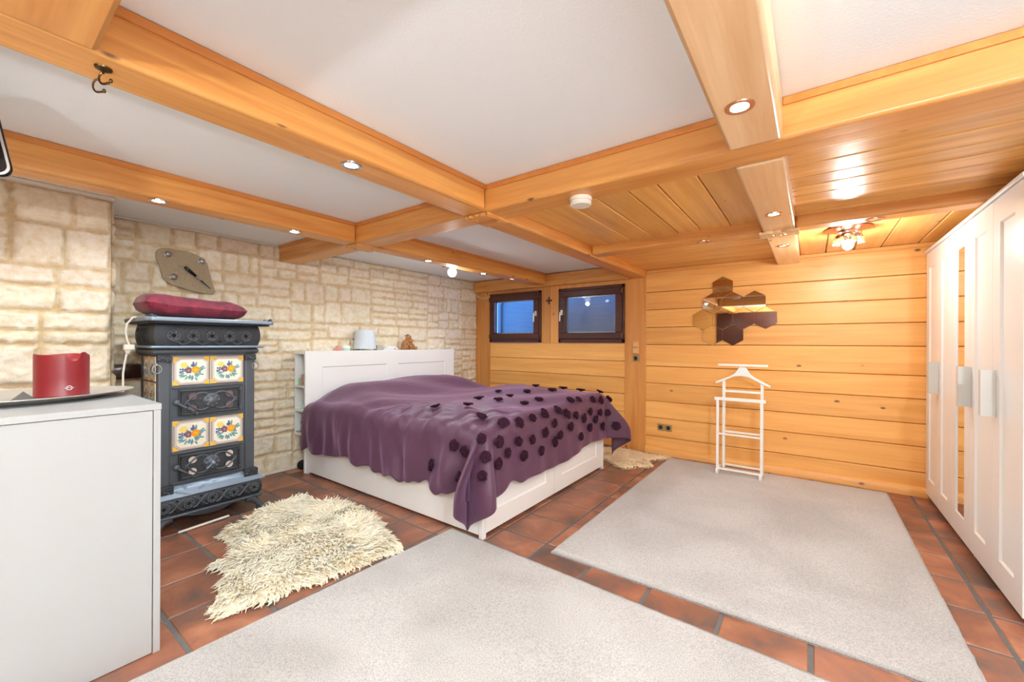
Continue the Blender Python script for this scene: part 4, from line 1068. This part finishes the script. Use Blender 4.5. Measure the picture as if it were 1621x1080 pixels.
# base
frieze('base_skirt', .115, .225, SX+.034, .018, fy0-.016, fy1+.016, M['iron_dark'])
bp_ = MB(); 
prof = [(.0, .292), (.012, .285), (.022, .255), (.05, .232), (.056, .224)]
vs = []; fs = []
for (d, z) in prof: vs += [(SX-dp, fy0-d, z), (SX+d, fy0-d, z), (SX+d, fy1+d, z), (SX-dp, fy1+d, z)]
for i in range(len(prof)-1):
    for k in range(3): a = i*4+k; fs.append((a, a+4, a+5, a+1))
    fs.append((i*4+3, i*4+7, i*4+4, i*4))
fs += [(0, 1, 2, 3), tuple(len(prof)*4-4+k for k in (3, 2, 1, 0))]
bp_.add(vs, fs).build('base_moulding', M['iron_worn'], parent=P, ang=50)
bN = [fy0+.02+(fy1-fy0-.04)*i/4 for i in range(5)]
frieze_relief('base_relief', .17, .1, SX+.051, bN, .027, M['iron'], True)
MB().box(SX-dp, SX+.06, fy0-.035, fy1+.035, .100, .117).build('base_rim', M['iron'], parent=P, bevel=.006, bseg=3)
for y in (fy0+.03, fy1-.03):
    mb = MB().box(SX-.02, SX+.03, y-.045, y+.045, .25, .30)
    for k in range(7): mb.ball((SX+.03, y-.025+.01*k, .27+.012*math.sin(k*1.8)), .009, 8, 6, (.6, 1, 1))
    mb.build('corner_bracket', M['iron_dark'], parent=P, bevel=.006)
lip = MB(); lip.prism([(SY-.15, .1), (SY-.1, .082), (SY-.04, .072), (SY+.03, .07), (SY+.08, .08), (SY+.13, .1)], SX+.02, SX+.055, 'x'); lip.build('scalloped_lip', M['iron_dark'], parent=P, bevel=.004)
for sy in (-1, 1):
    for sx in (0, 1):
        y = SY+sy*.27; x = SX+.02-sx*(dp-.03); o_ = -sx*2+1
        pts = [(x, y-sy*.05, .1), (x+.01*o_, y-sy*.01, .085), (x+.02*o_, y+sy*.015, .05), (x+.03*o_, y+sy*.035, .02), (x+.045*o_, y+sy*.055, .010)]
        lg = MB().tube(pts, [.035, .03, .02, .017, .022], 10); lg.box(x+.015*o_-.03, x+.015*o_+.045, y+sy*.04-.03, y+sy*.04+.03, 0, .012)
        lg.build('foot', M['iron'], parent=P, bevel=.002)
# ash rod under the stove
rd = MB().tube([(-3.22, .83, .012), (-3.255, 1.12, .012)], .008, 8)
tag(rd.build('metal_rod', M['offwhite'], at=(-3.24, 1.0, .004)), 'pale metal rod lying on the floor under the stove', 'rod')
# cushion on the stove
def cushion():
    nu_, nv_ = 26, 40; L_, Wd, Th = .575, .34, .135; vs = []; fs = []
    for s in (1, -1):
        for i in range(nu_+1):
            for j in range(nv_+1):
                a, b = i/nu_*2-1, j/nv_*2-1
                prof = (max(0, 1-abs(a)**4)*max(0, 1-abs(b)**6))**.42
                x = a*Wd/2*(1-.05*b*b); y = b*L_/2*(1-.04*a*a)
                tk = Th*(1-.12*b)/2
                z = tk+(tk*prof if s > 0 else -tk*prof)+.010*noise.noise(Vector((x*9, y*9, s)))*prof+.012*_sm(-.4, -1, b)
                vs.append((x, y, z))
    n_ = (nu_+1)*(nv_+1)
    for s in (0, 1):
        for i in range(nu_):
            for j in range(nv_):
                a = s*n_+i*(nv_+1)+j; q = (a, a+nv_+1, a+nv_+2, a+1); fs.append(q if s == 0 else q[::-1])
    return MB().add(vs, fs)
def fur_mat(name, c1, c2, sheen=.6):
    m, nt, b = newmat(name); tc = N(nt, 'ShaderNodeTexCoord')
    n1 = N(nt, 'ShaderNodeTexNoise', Scale=9.0, Detail=5.0, Distortion=2.0); L(nt, tc, 'Object', n1, 'Vector')
    n2 = N(nt, 'ShaderNodeTexNoise', Scale=160.0, Detail=2.0); L(nt, tc, 'Object', n2, 'Vector')
    cr = N(nt, 'ShaderNodeValToRGB'); L(nt, n1, 'Fac', cr, 'Fac')
    cr.color_ramp.elements[0].position = .35; cr.color_ramp.elements[0].color = lin(c1); cr.color_ramp.elements[1].position = .65; cr.color_ramp.elements[1].color = lin(c2)
    ge = N(nt, 'ShaderNodeNewGeometry'); hs = N(nt, 'ShaderNodeHueSaturation'); mr = N(nt, 'ShaderNodeMapRange'); mr.inputs['To Min'].default_value = .84; mr.inputs['To Max'].default_value = 1.04
    L(nt, ge, 'Random Per Island', mr, 'Value'); L(nt, mr, 'Result', hs, 'Value'); L(nt, cr, 'Color', hs, 'Color')
    L(nt, hs, 'Color', b, 'Base Color'); b.inputs['Roughness'].default_value = .7; b.inputs['Sheen Weight'].default_value = sheen
    bp = N(nt, 'ShaderNodeBump', Strength=.5, Distance=.006); L(nt, n2, 'Fac', bp, 'Height'); L(nt, bp, 'Normal', b, 'Normal'); return m
co = cushion().build('cushion', fur_mat('wine red plush', (84, 8, 30), (132, 22, 50), .15), ang=180)
co.location = (SX-.10, .95, 1.374); co.rotation_euler = (0, 0, 0)
tag(co, 'wine red plush cushion lying on top of the stove', 'cushion')
# cord with socket hanging at the stove
t = thing('extension_cord', 'white extension cord with socket hanging beside the stove', 'cord', (-3.46, .66, 1.0))
c = MB(); c.tube([(-3.45, .735, 1.378), (-3.44, .70, 1.379), (-3.44, .655, 1.37), (-3.44, .628, 1.33), (-3.44, .622, 1.28), (-3.44, .628, 1.23), (-3.44, .637, 1.20)], .0055)
c.tube([(-3.44, .626, 1.14), (-3.445, .618, 1.08), (-3.45, .612, 1.02), (-3.45, .612, .9), (-3.45, .618, .6), (-3.45, .63, .2), (-3.47, .66, .006), (-3.6, .75, .006)], .0055)
c.build('cable', M['offwhite'], parent=t)
MB().box(-3.462, -3.418, .612, .662, 1.165, 1.20).tube([(-3.44, .635, 1.17), (-3.44, .628, 1.14)], [.019, .009], 10).build('socket_end', M['offwhite'], parent=t, bevel=.006)

# stone plaque with knife and crystals on the wall
t = thing('stone_plaque', 'grey-brown stone slab with knife and glass lights on the wall above the stove', 'wall ornament', (XS+.03, 1.07, 1.77))
pl_ = [(.890, 1.888), (.905, 1.922), (.945, 1.938), (1.0, 1.937), (1.06, 1.934), (1.12, 1.925), (1.165, 1.908), (1.205, 1.875), (1.22, 1.84), (1.225, 1.80), (1.238, 1.762), (1.252, 1.70), (1.272, 1.642), (1.262, 1.616), (1.235, 1.612), (1.195, 1.612), (1.15, 1.618), (1.098, 1.628), (1.045, 1.642), (.99, 1.656), (.955, 1.68), (.93, 1.711), (.918, 1.76), (.908, 1.806), (.893, 1.845)]
def smooth_closed(pts, n=4):
    out = []; m = len(pts)
    for i in range(m):
        p0, p1, p2, p3 = [pts[(i+k-1) % m] for k in range(4)]
        for q in range(n):
            t_ = q/n
            out.append(tuple(.5*((2*p1[d])+(-p0[d]+p2[d])*t_+(2*p0[d]-5*p1[d]+4*p2[d]-p3[d])*t_*t_+(-p0[d]+3*p1[d]-3*p2[d]+p3[d])*t_**3)+.0015*math.sin(i*5+q*2.3) for d in (0, 1)))
    return out
poly = smooth_closed(pl_, 4)
stone_slab = plain('rough grey stone', (168, 150, 122), .9, bump=1.0, bscale=55, var=.5)
for n_ in stone_slab.node_tree.nodes:
    if n_.bl_idname == 'ShaderNodeTexNoise' and n_.inputs['Scale'].default_value == 6.0: n_.inputs['Scale'].default_value = 120; n_.inputs['Roughness'].default_value = .9
MB().prism(poly, XS+.028, XS+.052, 'x').build('slab', stone_slab, parent=t, bevel=.008, bseg=3)
for (y, z) in ((.961, 1.893), (1.176, 1.872), (.995, 1.722)):
    MB().lathe([(.026, 0), (.026, .006), (.02, .009), (.018, .004)], c=(XS+.052, y, z), seg=20, axis='x', close=False).build('rim', M['steel'], parent=t)
    MB().lathe([(.018, .004), (.012, .014), (.001, .018)], c=(XS+.052, y, z), seg=8, axis='x', close=False).build('crystal', plain('faceted crystal', (200, 196, 190), .08, metal=.6), parent=t, smooth=False)
kn = MB(); A, B_ = Vector((XS+.064, 1.062, 1.81)), Vector((XS+.064, 1.236, 1.652))
kn.tube([A.lerp(B_, q) for q in (0, .04, .2, .38, .42)], [.008, .013, .013, .010, .009], 10)
kn.build('knife_handle', M['black'], parent=t)
MB().tube([A.lerp(B_, q) for q in (.42, .5, .52, .6)], [.010, .010, .008, .008], 10).build('knife_ferrule', M['steel'], parent=t)
MB().tube([A.lerp(B_, q) for q in (.6, .75, .95, 1.0)], [.007, .005, .003, .001], 8).build('knife_blade', M['iron_dark'], parent=t)

# ================================================================== DRESSER, TRAY, CANDLE
dz = .975; d0, d1, dy0, dy1 = -3.09, -2.07, -.85, .478
M['dresser'] = plain('grey white lacquer', (172, 172, 171), .35, var=.01)
dr = thing('dresser', 'large white cabinet in the left foreground with candle tray on top', 'cabinet', ((d0+d1)/2, (dy0+dy1)/2, 0))
MB().box(d0, d1+.002, dy0, dy1+.002, dz-.024, dz).build('top', M['dresser'], parent=dr, bevel=.002)
MB().box(d0, d1, dy1-.022, dy1, 0, dz-.024).build('side_panel', M['dresser'], parent=dr, bevel=.0015)
MB().box(d0, d1, dy0, dy0+.022, 0, dz-.024).build('side_panel', M['dresser'], parent=dr, bevel=.0015)
MB().box(d1-.022, d1-.003, dy0+.024, dy1-.024, .003, dz-.026).build('front_panel', M['dresser'], parent=dr, bevel=.0015)
MB().box(d0, d0+.01, dy0+.022, dy1-.022, .0, dz-.024).build('rear_panel', M['dresser'], parent=dr)
ty = Vector((-.12, 1, 0)).normalized(); tx = Vector((ty.y, -ty.x, 0)); tc_ = Vector((-2.585, .14, dz))
tr_ = thing('oval_tray', 'long oval silver tray under the red candle', 'tray', tuple(tc_))
vs = []; fs = []; n_ = 56; rings = [(0, .006), (.5, .006), (.66, .006), (.72, .010), (.94, .024), (1.0, .028), (1.0, .025), (.93, .020), (.7, .001), (.4, .0005), (0, .0005)]
for (q, z) in rings:
    for k in range(n_):
        a = 2*PI*k/n_; u, v = math.cos(a), math.sin(a)
        p = ty*(u*.36*q)+tx*(v*.26*q*(1-.12*u*u)); vs.append((p.x, p.y, z))
for i in range(len(rings)-1):
    for k in range(n_): fs.append((i*n_+k, i*n_+(k+1) % n_, (i+1)*n_+(k+1) % n_, (i+1)*n_+k))
MB().add(vs, fs).build('tray_dish', plain('polished pewter', (205, 200, 192), .38, metal=.55), parent=tr_, local=True, ang=60)
cc = thing('candle', 'thick dark red candle with melted rim on the oval tray', 'candle', (-2.64, .272, dz+.0065))
vs = []; fs = []; n_ = 48; R_ = .084; hC = .18
def rimz(a, k):
    d1_ = abs((a-.34+PI) % (2*PI)-PI); z = hC+.003*math.sin(a*3)
    z -= .030*(1-min(1, max(0, (d1_-.16)/.16)))
    z += .009*math.exp(-(abs((a-.85+PI) % (2*PI)-PI)/.2)**2)
    return z
prof = [(0, 0, 0), (1, 0, 0), (1.02, .01, 0), (1, .03, 0), (1, .5, 0), (1, .93, 0), (.99, 1, 1), (.93, 1, 1), (.86, .86, 1), (.6, .70, 0), (.2, .66, 0), (0.01, .66, 0)]
for (q, z, rim) in prof:
    for k in range(n_):
        a = 2*PI*k/n_; zz_ = rimz(a, k)*z if z > .8 else hC*z
        rr = R_*q*(1+.008*math.sin(a*5)); vs.append((rr*math.cos(a), rr*math.sin(a), zz_))
for i in range(len(prof)-1):
    for k in range(n_): fs.append((i*n_+k, i*n_+(k+1) % n_, (i+1)*n_+(k+1) % n_, (i+1)*n_+k))
wx_ = plain('dark red wax', (136, 28, 36), .38, var=.08); wx_.node_tree.nodes['Principled BSDF'].inputs['Subsurface Weight'].default_value = .25
wx_.node_tree.nodes['Principled BSDF'].inputs['Subsurface Radius'].default_value = (.03, .004, .003)
MB().add(vs, fs).build('wax', wx_, parent=cc, local=True, ang=70)
MB().tube([(.03, .0, hC*.65), (.032, .0, hC*.65+.02)], .002, 6).build('wick', M['black_matte'], parent=cc, local=True)
MB().ball((.032, 0, hC*.65+.03), .008, 10, 10, (.8, .8, 1.7)).build('flame', emit('candle flame', (1, .5, .12), 12), parent=cc, local=True)
light('POINT', 'candle_light', (-2.605, .272, dz+.0065+hC*.65+.035), .6, color=(1, .5, .2), size=.008, parent=cc)
lg = MB(); la = .15
def onc(a, z, d=.0012): return ((R_*1.0+d)*math.cos(a), (R_+d)*math.sin(a), z)
for (rr, n0, a0, a1) in ((.0085, 18, 0, 2*PI),):
    lg.tube([onc(la+rr*math.cos(a0+(a1-a0)*k/n0)/R_, .038+rr*math.sin(a0+(a1-a0)*k/n0)) for k in range(n0)], .0014, 5, closed=True)
lg.tube([onc(la+x_/R_, .038+z_) for x_, z_ in ((-.004, .003), (-.003, -.002), (0, .002), (.003, -.002), (.004, .003))], .0011, 5)
for s in (-1, 1): lg.tube([onc(la+s*.011/R_, .038), onc(la+s*.015/R_, .038)], .0009, 5)
lg.build('maker_mark', M['white_matte'], parent=cc, local=True)
fc = thing('folded_card', 'small folded grey-white card on the tray in front of the candle', 'card', (-2.50, .155, dz+.012))
MB().add([(-.03, -.03, 0), (.02, -.035, 0), (.0, .0, .034), (-.045, .0, .03), (.035, .03, 0), (-.02, .035, 0)], [(0, 1, 2, 3), (3, 2, 4, 5), (0, 3, 5), (1, 4, 2)]).build('card_face', M['steel'], parent=fc, local=True, smooth=False)

# ================================================================== TELEVISION (edge at the left of the frame)
tv = thing('television', 'black flat television at the upper left edge, hung on a wall arm', 'television', (-2.2, -.19, 1.74))
def rrect(w, h, r, n=6):
    out = []
    for (sx, sy, a0) in ((1, -1, -PI/2), (1, 1, 0), (-1, 1, PI/2), (-1, -1, PI)):
        for k in range(n+1):
            a = a0+PI/2*k/n; out.append((sx*(w/2-r)+r*math.cos(a), sy*(h/2-r)+r*math.sin(a)))
    return out
Tt = Matrix.Translation(Vector((-2.2, -.206, 1.872))) @ Matrix.Rotation(math.radians(10), 4, 'X')
def tvp(w, h, r, x0, x1, name, mat, bev=0):
    mb = MB().prism(rrect(w, h, r), x0, x1, 'x'); mb.v = [tuple(Tt @ Vector(p)) for p in mb.v]
    mb.build(name, mat, parent=tv, bevel=bev)
tvp(.60, .31, .035, -.02, .02, 'housing', M['black'], .006); tvp(.588, .298, .032, .0195, .0225, 'silver_edge', M['chrome'], 0); tvp(.575, .285, .028, .021, .0235, 'screen', M['black'])
tvp(.12, .12, .01, -.05, -.02, 'wall_bracket', M['black_matte'], 0)
ar = MB(); p1 = Tt @ Vector((-.04, 0, 0)); ar.tube([tuple(p1), (p1.x-.5, p1.y-.12, 1.9), (-3.53, -.45, 1.9)], .018, 8); ar.box(-3.54, -3.51, -.52, -.38, 1.82, 1.94); ar.build('swing_arm', M['black_matte'], parent=tv)

# ================================================================== WARDROBE
wf_x = .735; wy = [2.725, 3.10, 3.475, 3.85, 4.215, 4.585]; wz0, wz1 = .04, 1.945
wr = thing('wardrobe', 'long white wardrobe with panelled doors and a narrow mirror along the right wall', 'wardrobe', (1.0, 3.65, 0))
cs = MB(); cs.box(wf_x+.022, 1.25, wy[0]-.016, wy[0]+.002, .0, wz1); cs.box(wf_x+.022, 1.25, wy[5]-.02, wy[5], .0, wz1)
cs.box(wf_x+.022, 1.25, wy[2]-.009, wy[2]+.009, .0, wz1); cs.box(1.24, 1.252, wy[0], wy[5], .04, wz1); cs.box(wf_x+.022, 1.25, wy[0], wy[5], .05, .07)
cs.build('carcass', M['white'], parent=wr)
MB().box(wf_x-.012, 1.255, wy[0]-.022, wy[5], wz1, wz1+.02).build('cornice', M['white'], parent=wr, bevel=.004)
MB().box(wf_x+.05, wf_x+.06, wy[0], wy[5]-.02, 0, .05).build('black_gap_plinth', M['black_matte'], parent=wr)  # black board paints the dark gap under the doors
for y in (4.51, 3.80, 2.76):
    MB().box(wf_x+.03, wf_x+.07, y-.02, y+.02, 0, .045).build('foot', M['white'], parent=wr, bevel=.003)
for k in range(5):
    a, b = wy[k]+.0015, wy[k+1]-.0015; w_ = .095
    d = framed('door', wr, 'x', wf_x, .02, a, b, wz0, wz1-.004, (w_, w_, .13, .12), M['white'], facing=-1, recess=.009)
    if k == 2:
        MB().box(wf_x+.0055, wf_x+.0085, a+w_+.002, b-w_-.002, wz0+.132, wz1-.126).build('mirror_glass', M['door_mirror'], parent=d, smooth=False)
def whandle(y, k):
    hh = MB(); z0, z1 = .865, 1.095
    hh.box(wf_x-.052, wf_x-.002, y-.014, y-.011, z0, z1).box(wf_x-.055, wf_x-.052, y-.014, y+.018, z0, z1).box(wf_x-.052, wf_x-.046, y+.015, y+.018, z0, z1)
    for zz_ in (z0+.03, z1-.03): hh.tube([(wf_x-.045, y, zz_), (wf_x+.002, y, zz_)], .005, 8)
    hh.build('handle', M['handle'], parent=wr)
M['handle'] = plain('grey white metal', (206, 210, 208), .35, metal=.3)
for y in (4.185, 3.445, 3.052): whandle(y, 0)

# ================================================================== VALET STAND
vs_t = thing('valet_stand', 'white wooden valet stand with hanger in front of the board wall', 'valet stand', (-.545, 4.26, .0225))
def pr(name, *boxes, bev=.003):
    mb = MB()
    for b in boxes: mb.box(*b)
    return mb.build(name, M['white'], parent=vs_t, bevel=bev)
vl, vr = -.672, -.362
for x in (vl, vr): pr('rear_post', (x-.012, x+.012, 4.298, 4.322, .05, .875))
for x in (vl-.035, vr+.006):
    pr('front_post', (x-.011, x+.011, 4.19, 4.212, .05, .70))
for x in (vl-.018, vr+.018):
    pr('foot_runner', (x-.03, x-.006, 4.17, 4.35, .03, .062), (x-.03, x-.006, 4.17, 4.20, .0225, .04), (x-.03, x-.006, 4.32, 4.35, .0225, .04))
pr('top_rail', (-.735, -.325, 4.196, 4.222, .696, .724))
pr('rung', (vl, vr, 4.304, 4.318, .765, .785)); pr('rung', (vl, vr, 4.304, 4.318, .385, .402)); pr('rung', (vl-.03, vr, 4.195, 4.209, .378, .393))
pr('rung', (vl, vr, 4.304, 4.318, .075, .09)); pr('rung', (vl-.03, vr, 4.192, 4.208, .055, .072))
hp = [(-.745, .858), (-.74, .842), (-.69, .86), (-.63, .893), (-.58, .916), (-.53, .922), (-.475, .915), (-.43, .893), (-.36, .852), (-.302, .826), (-.294, .842), (-.35, .873), (-.42, .912), (-.455, .94), (-.475, .975), (-.49, 1.005), (-.545, 1.005), (-.56, .975), (-.58, .945), (-.62, .917), (-.69, .884)]
MB().prism(hp, 4.29, 4.33, 'y').build('hanger', M['white'], parent=vs_t, bevel=.006, bseg=3)
pr('trouser_bar', (-.72, -.318, 4.28, 4.32, 1.012, 1.032)); pr('bar_mount', (-.535, -.50, 4.295, 4.315, 1.0, 1.014))

# ================================================================== RUGS AND SHEEPSKINS
def quad_rug(name, corners, th, label):
    A, B, Cc, D = [Vector((p[0], p[1], 0)) for p in corners]; nx_, ny_ = 110, 110; r = random.Random(5)
    mb = MB(); vs = []; fs = []
    for i in range(nx_+1):
        for j in range(ny_+1):
            u, v = i/nx_, j/ny_
            p = A.lerp(B, u).lerp(D.lerp(Cc, u), v)
            z = th+.003*noise.noise(Vector((p.x*4, p.y*4, 0)))
            if i in (0, nx_) or j in (0, ny_):
                z = th*.35; q = .004*noise.noise(Vector((p.x*30, p.y*30, 3))); p += Vector((q, q, 0))
            elif i in (1, nx_-1) or j in (1, ny_-1):
                p2 = A.lerp(B, .5).lerp(D.lerp(Cc, .5), .5); z = th*.9
                d_ = (p-p2); 
            vs.append((p.x, p.y, z))
    for i in range(nx_):
        for j in range(ny_):
            a = i*(ny_+1)+j; fs.append((a, a+1, a+ny_+2, a+ny_+1))
    n0 = len(vs); vs += [(A.x, A.y, .0012), (B.x, B.y, .0012), (Cc.x, Cc.y, .0012), (D.x, D.y, .0012)]; fs.append((n0, n0+1, n0+2, n0+3))
    border = [i*(ny_+1) for i in range(nx_+1)]; 
    def skirt(ids):
        m0 = len(vs)
        for q in ids: vs.append((vs[q][0], vs[q][1], .001))
        for k in range(len(ids)-1): fs.append((ids[k], ids[k+1], m0+k+1, m0+k))
    skirt([i*(ny_+1) for i in range(nx_+1)]); skirt([i*(ny_+1)+ny_ for i in range(nx_+1)]); skirt(list(range(ny_+1))); skirt([nx_*(ny_+1)+j for j in range(ny_+1)])
    o = mb.add(vs, fs).build(name, M['rug'], ang=180); return tag(o, label, 'rug')
quad_rug('rug', [(-1.893, 1.925), (.46, 1.855), (.40, -1.3), (-2.03, -1.3)], .016, 'large light grey pile rug in the foreground')
quad_rug('rug', [(-1.213, 4.47), (.50, 4.49), (.512, 2.06), (-1.22, 2.045)], .021, 'light grey pile rug under the valet stand beside the wardrobe')

def inside(poly, x, y):
    c = False; j = len(poly)-1
    for i in range(len(poly)):
        xi, yi = poly[i]; xj, yj = poly[j]
        if (yi > y) != (yj > y) and x < (xj-xi)*(y-yi)/(yj-yi)+xi: c = not c
        j = i
    return c
def edge_dist(poly, x, y):
    d = 9
    for i in range(len(poly)):
        x1, y1 = poly[i]; x2, y2 = poly[(i+1) % len(poly)]; dx, dy = x2-x1, y2-y1
        t = max(0, min(1, ((x-x1)*dx+(y-y1)*dy)/(dx*dx+dy*dy+1e-12))); d = min(d, math.hypot(x-x1-t*dx, y-y1-t*dy))
    return d
def sheepskin(outline, label, n, hgt, ln, seed, mat, flow):
    poly = smooth_closed(outline, 4); r = random.Random(seed)
    xs_ = [p[0] for p in poly]; ys_ = [p[1] for p in poly]; cx, cy = sum(xs_)/len(xs_), sum(ys_)/len(ys_)
    mb = MB()
    # hide with soft rounded body
    res = .02; X0, Y0 = min(xs_), min(ys_); nx_, ny_ = int((max(xs_)-X0)/res)+2, int((max(ys_)-Y0)/res)+2; idm = {}; vs = []; fs = []
    def hz_(x, y): 
        d = edge_dist(poly, x, y); return .006+hgt*(1-math.exp(-d/.035))*(1+.35*noise.noise(Vector((x*9, y*9, seed))))
    for i in range(nx_+1):
        for j in range(ny_+1):
            x, y = X0+i*res, Y0+j*res
            if inside(poly, x, y): idm[(i, j)] = len(vs); vs.append((x, y, hz_(x, y)))
    for (i, j), a in idm.items():
        if (i+1, j) in idm and (i, j+1) in idm and (i+1, j+1) in idm: fs.append((a, idm[(i+1, j)], idm[(i+1, j+1)], idm[(i, j+1)]))
    mb.add(vs, fs)
    k = 0
    while k < n:
        x, y = r.uniform(min(xs_), max(xs_)), r.uniform(min(ys_), max(ys_))
        if not inside(poly, x, y): continue
        k += 1; d = edge_dist(poly, x, y); z = hz_(x, y)-.004
        out = Vector((x-cx, y-cy, 0)); out.normalize(); nf = noise.noise_vector(Vector((x*6, y*6, seed*3.1)))
        dirv = Vector((out.x*(.9 if d < .06 else .35)+nf.x*1.6+flow[0], out.y*(.9 if d < .06 else .35)+nf.y*1.6+flow[1], 0)); dirv.normalize()
        ll = ln*r.uniform(.6, 1.25); rise = r.uniform(.15, .55) if d > .03 else .1
        tip = Vector((x, y, z))+dirv*ll+Vector((0, 0, ll*rise)); tip.z = max(tip.z-(.02 if d < .05 else 0), .005)
        side = Vector((-dirv.y, dirv.x, 0)); ph = r.uniform(0, 6.3); cr_ = r.uniform(.004, .009)*ln/.06
        for q_ in range(5):
            b0 = Vector((x+r.uniform(-.012, .012), y+r.uniform(-.012, .012), max(.004, z-.004))); w = r.uniform(.0012, .0024)*ln/.055+.0004
            mid = (b0+tip)/2+Vector((0, 0, ll*.22)); m_ = 5; pts = []
            for q in range(m_+1):
                t = q/m_; pp = b0*((1-t)**2)+mid*(2*t*(1-t))+tip*(t*t)+side*(cr_*math.sin(ph+t*9))+Vector((0, 0, cr_*math.cos(ph+t*9)*t))
                pp += Vector((r.uniform(-1, 1), r.uniform(-1, 1), 0))*.0012; pp.z = max(pp.z, .003); pts.append(pp)
            vv = []; ff = []
            for q, pp in enumerate(pts):
                rr = w*(1-.8*(q/m_)**2); vv += [pp+side*rr, pp+Vector((0, 0, rr)), pp-side*rr]
            for q in range(m_):
                a = q*3; ff += [(a, a+1, a+4, a+3), (a+1, a+2, a+5, a+4)]
            mb.add(vv, ff)
    o = mb.build('sheepskin', mat, at=(cx, cy, 0), ang=180); return tag(o, label, 'sheepskin', None)
o1 = [(-2.16, .70), (-2.24, .735), (-2.36, .80), (-2.44, .875), (-2.52, .86), (-2.58, .84), (-2.62, .87), (-2.60, .94), (-2.72, .99), (-2.86, 1.0), (-2.95, .985), (-2.98, 1.03), (-3.0, 1.12), (-3.10, 1.25), (-3.14, 1.40), (-3.13, 1.53), (-3.0, 1.60), (-2.84, 1.69), (-2.66, 1.70), (-2.48, 1.70), (-2.32, 1.665), (-2.24, 1.60), (-2.13, 1.585), (-1.98, 1.56), (-1.93, 1.52), (-1.985, 1.44), (-1.985, 1.33), (-2.02, 1.2), (-2.02, 1.08), (-2.07, .98), (-2.05, .88), (-2.08, .78), (-2.08, .72)]
M['wool'] = fur_mat('cream wool', (246, 228, 190), (254, 247, 226), .3); M['wool2'] = fur_mat('beige short wool', (228, 198, 152), (242, 220, 182), .2)
sheepskin(o1, 'cream sheepskin with shaggy curls between stove and foreground rug', 8500, .05, .06, 2, M['wool'], (.25, -.25))
o2 = [(-1.58, 3.86), (-1.46, 3.80), (-1.38, 3.90), (-1.27, 4.00), (-1.26, 4.10), (-1.33, 4.2), (-1.27, 4.32), (-1.19, 4.44), (-1.21, 4.52), (-1.31, 4.53), (-1.40, 4.47), (-1.52, 4.5), (-1.7, 4.53), (-1.9, 4.5), (-2.0, 4.3), (-1.9, 4.1), (-1.75, 4.0), (-1.66, 3.95)]
sheepskin(o2, 'beige short-haired sheepskin on the floor at the far corner of the bed', 2000, .03, .022, 4, M['wool2'], (0, 0))
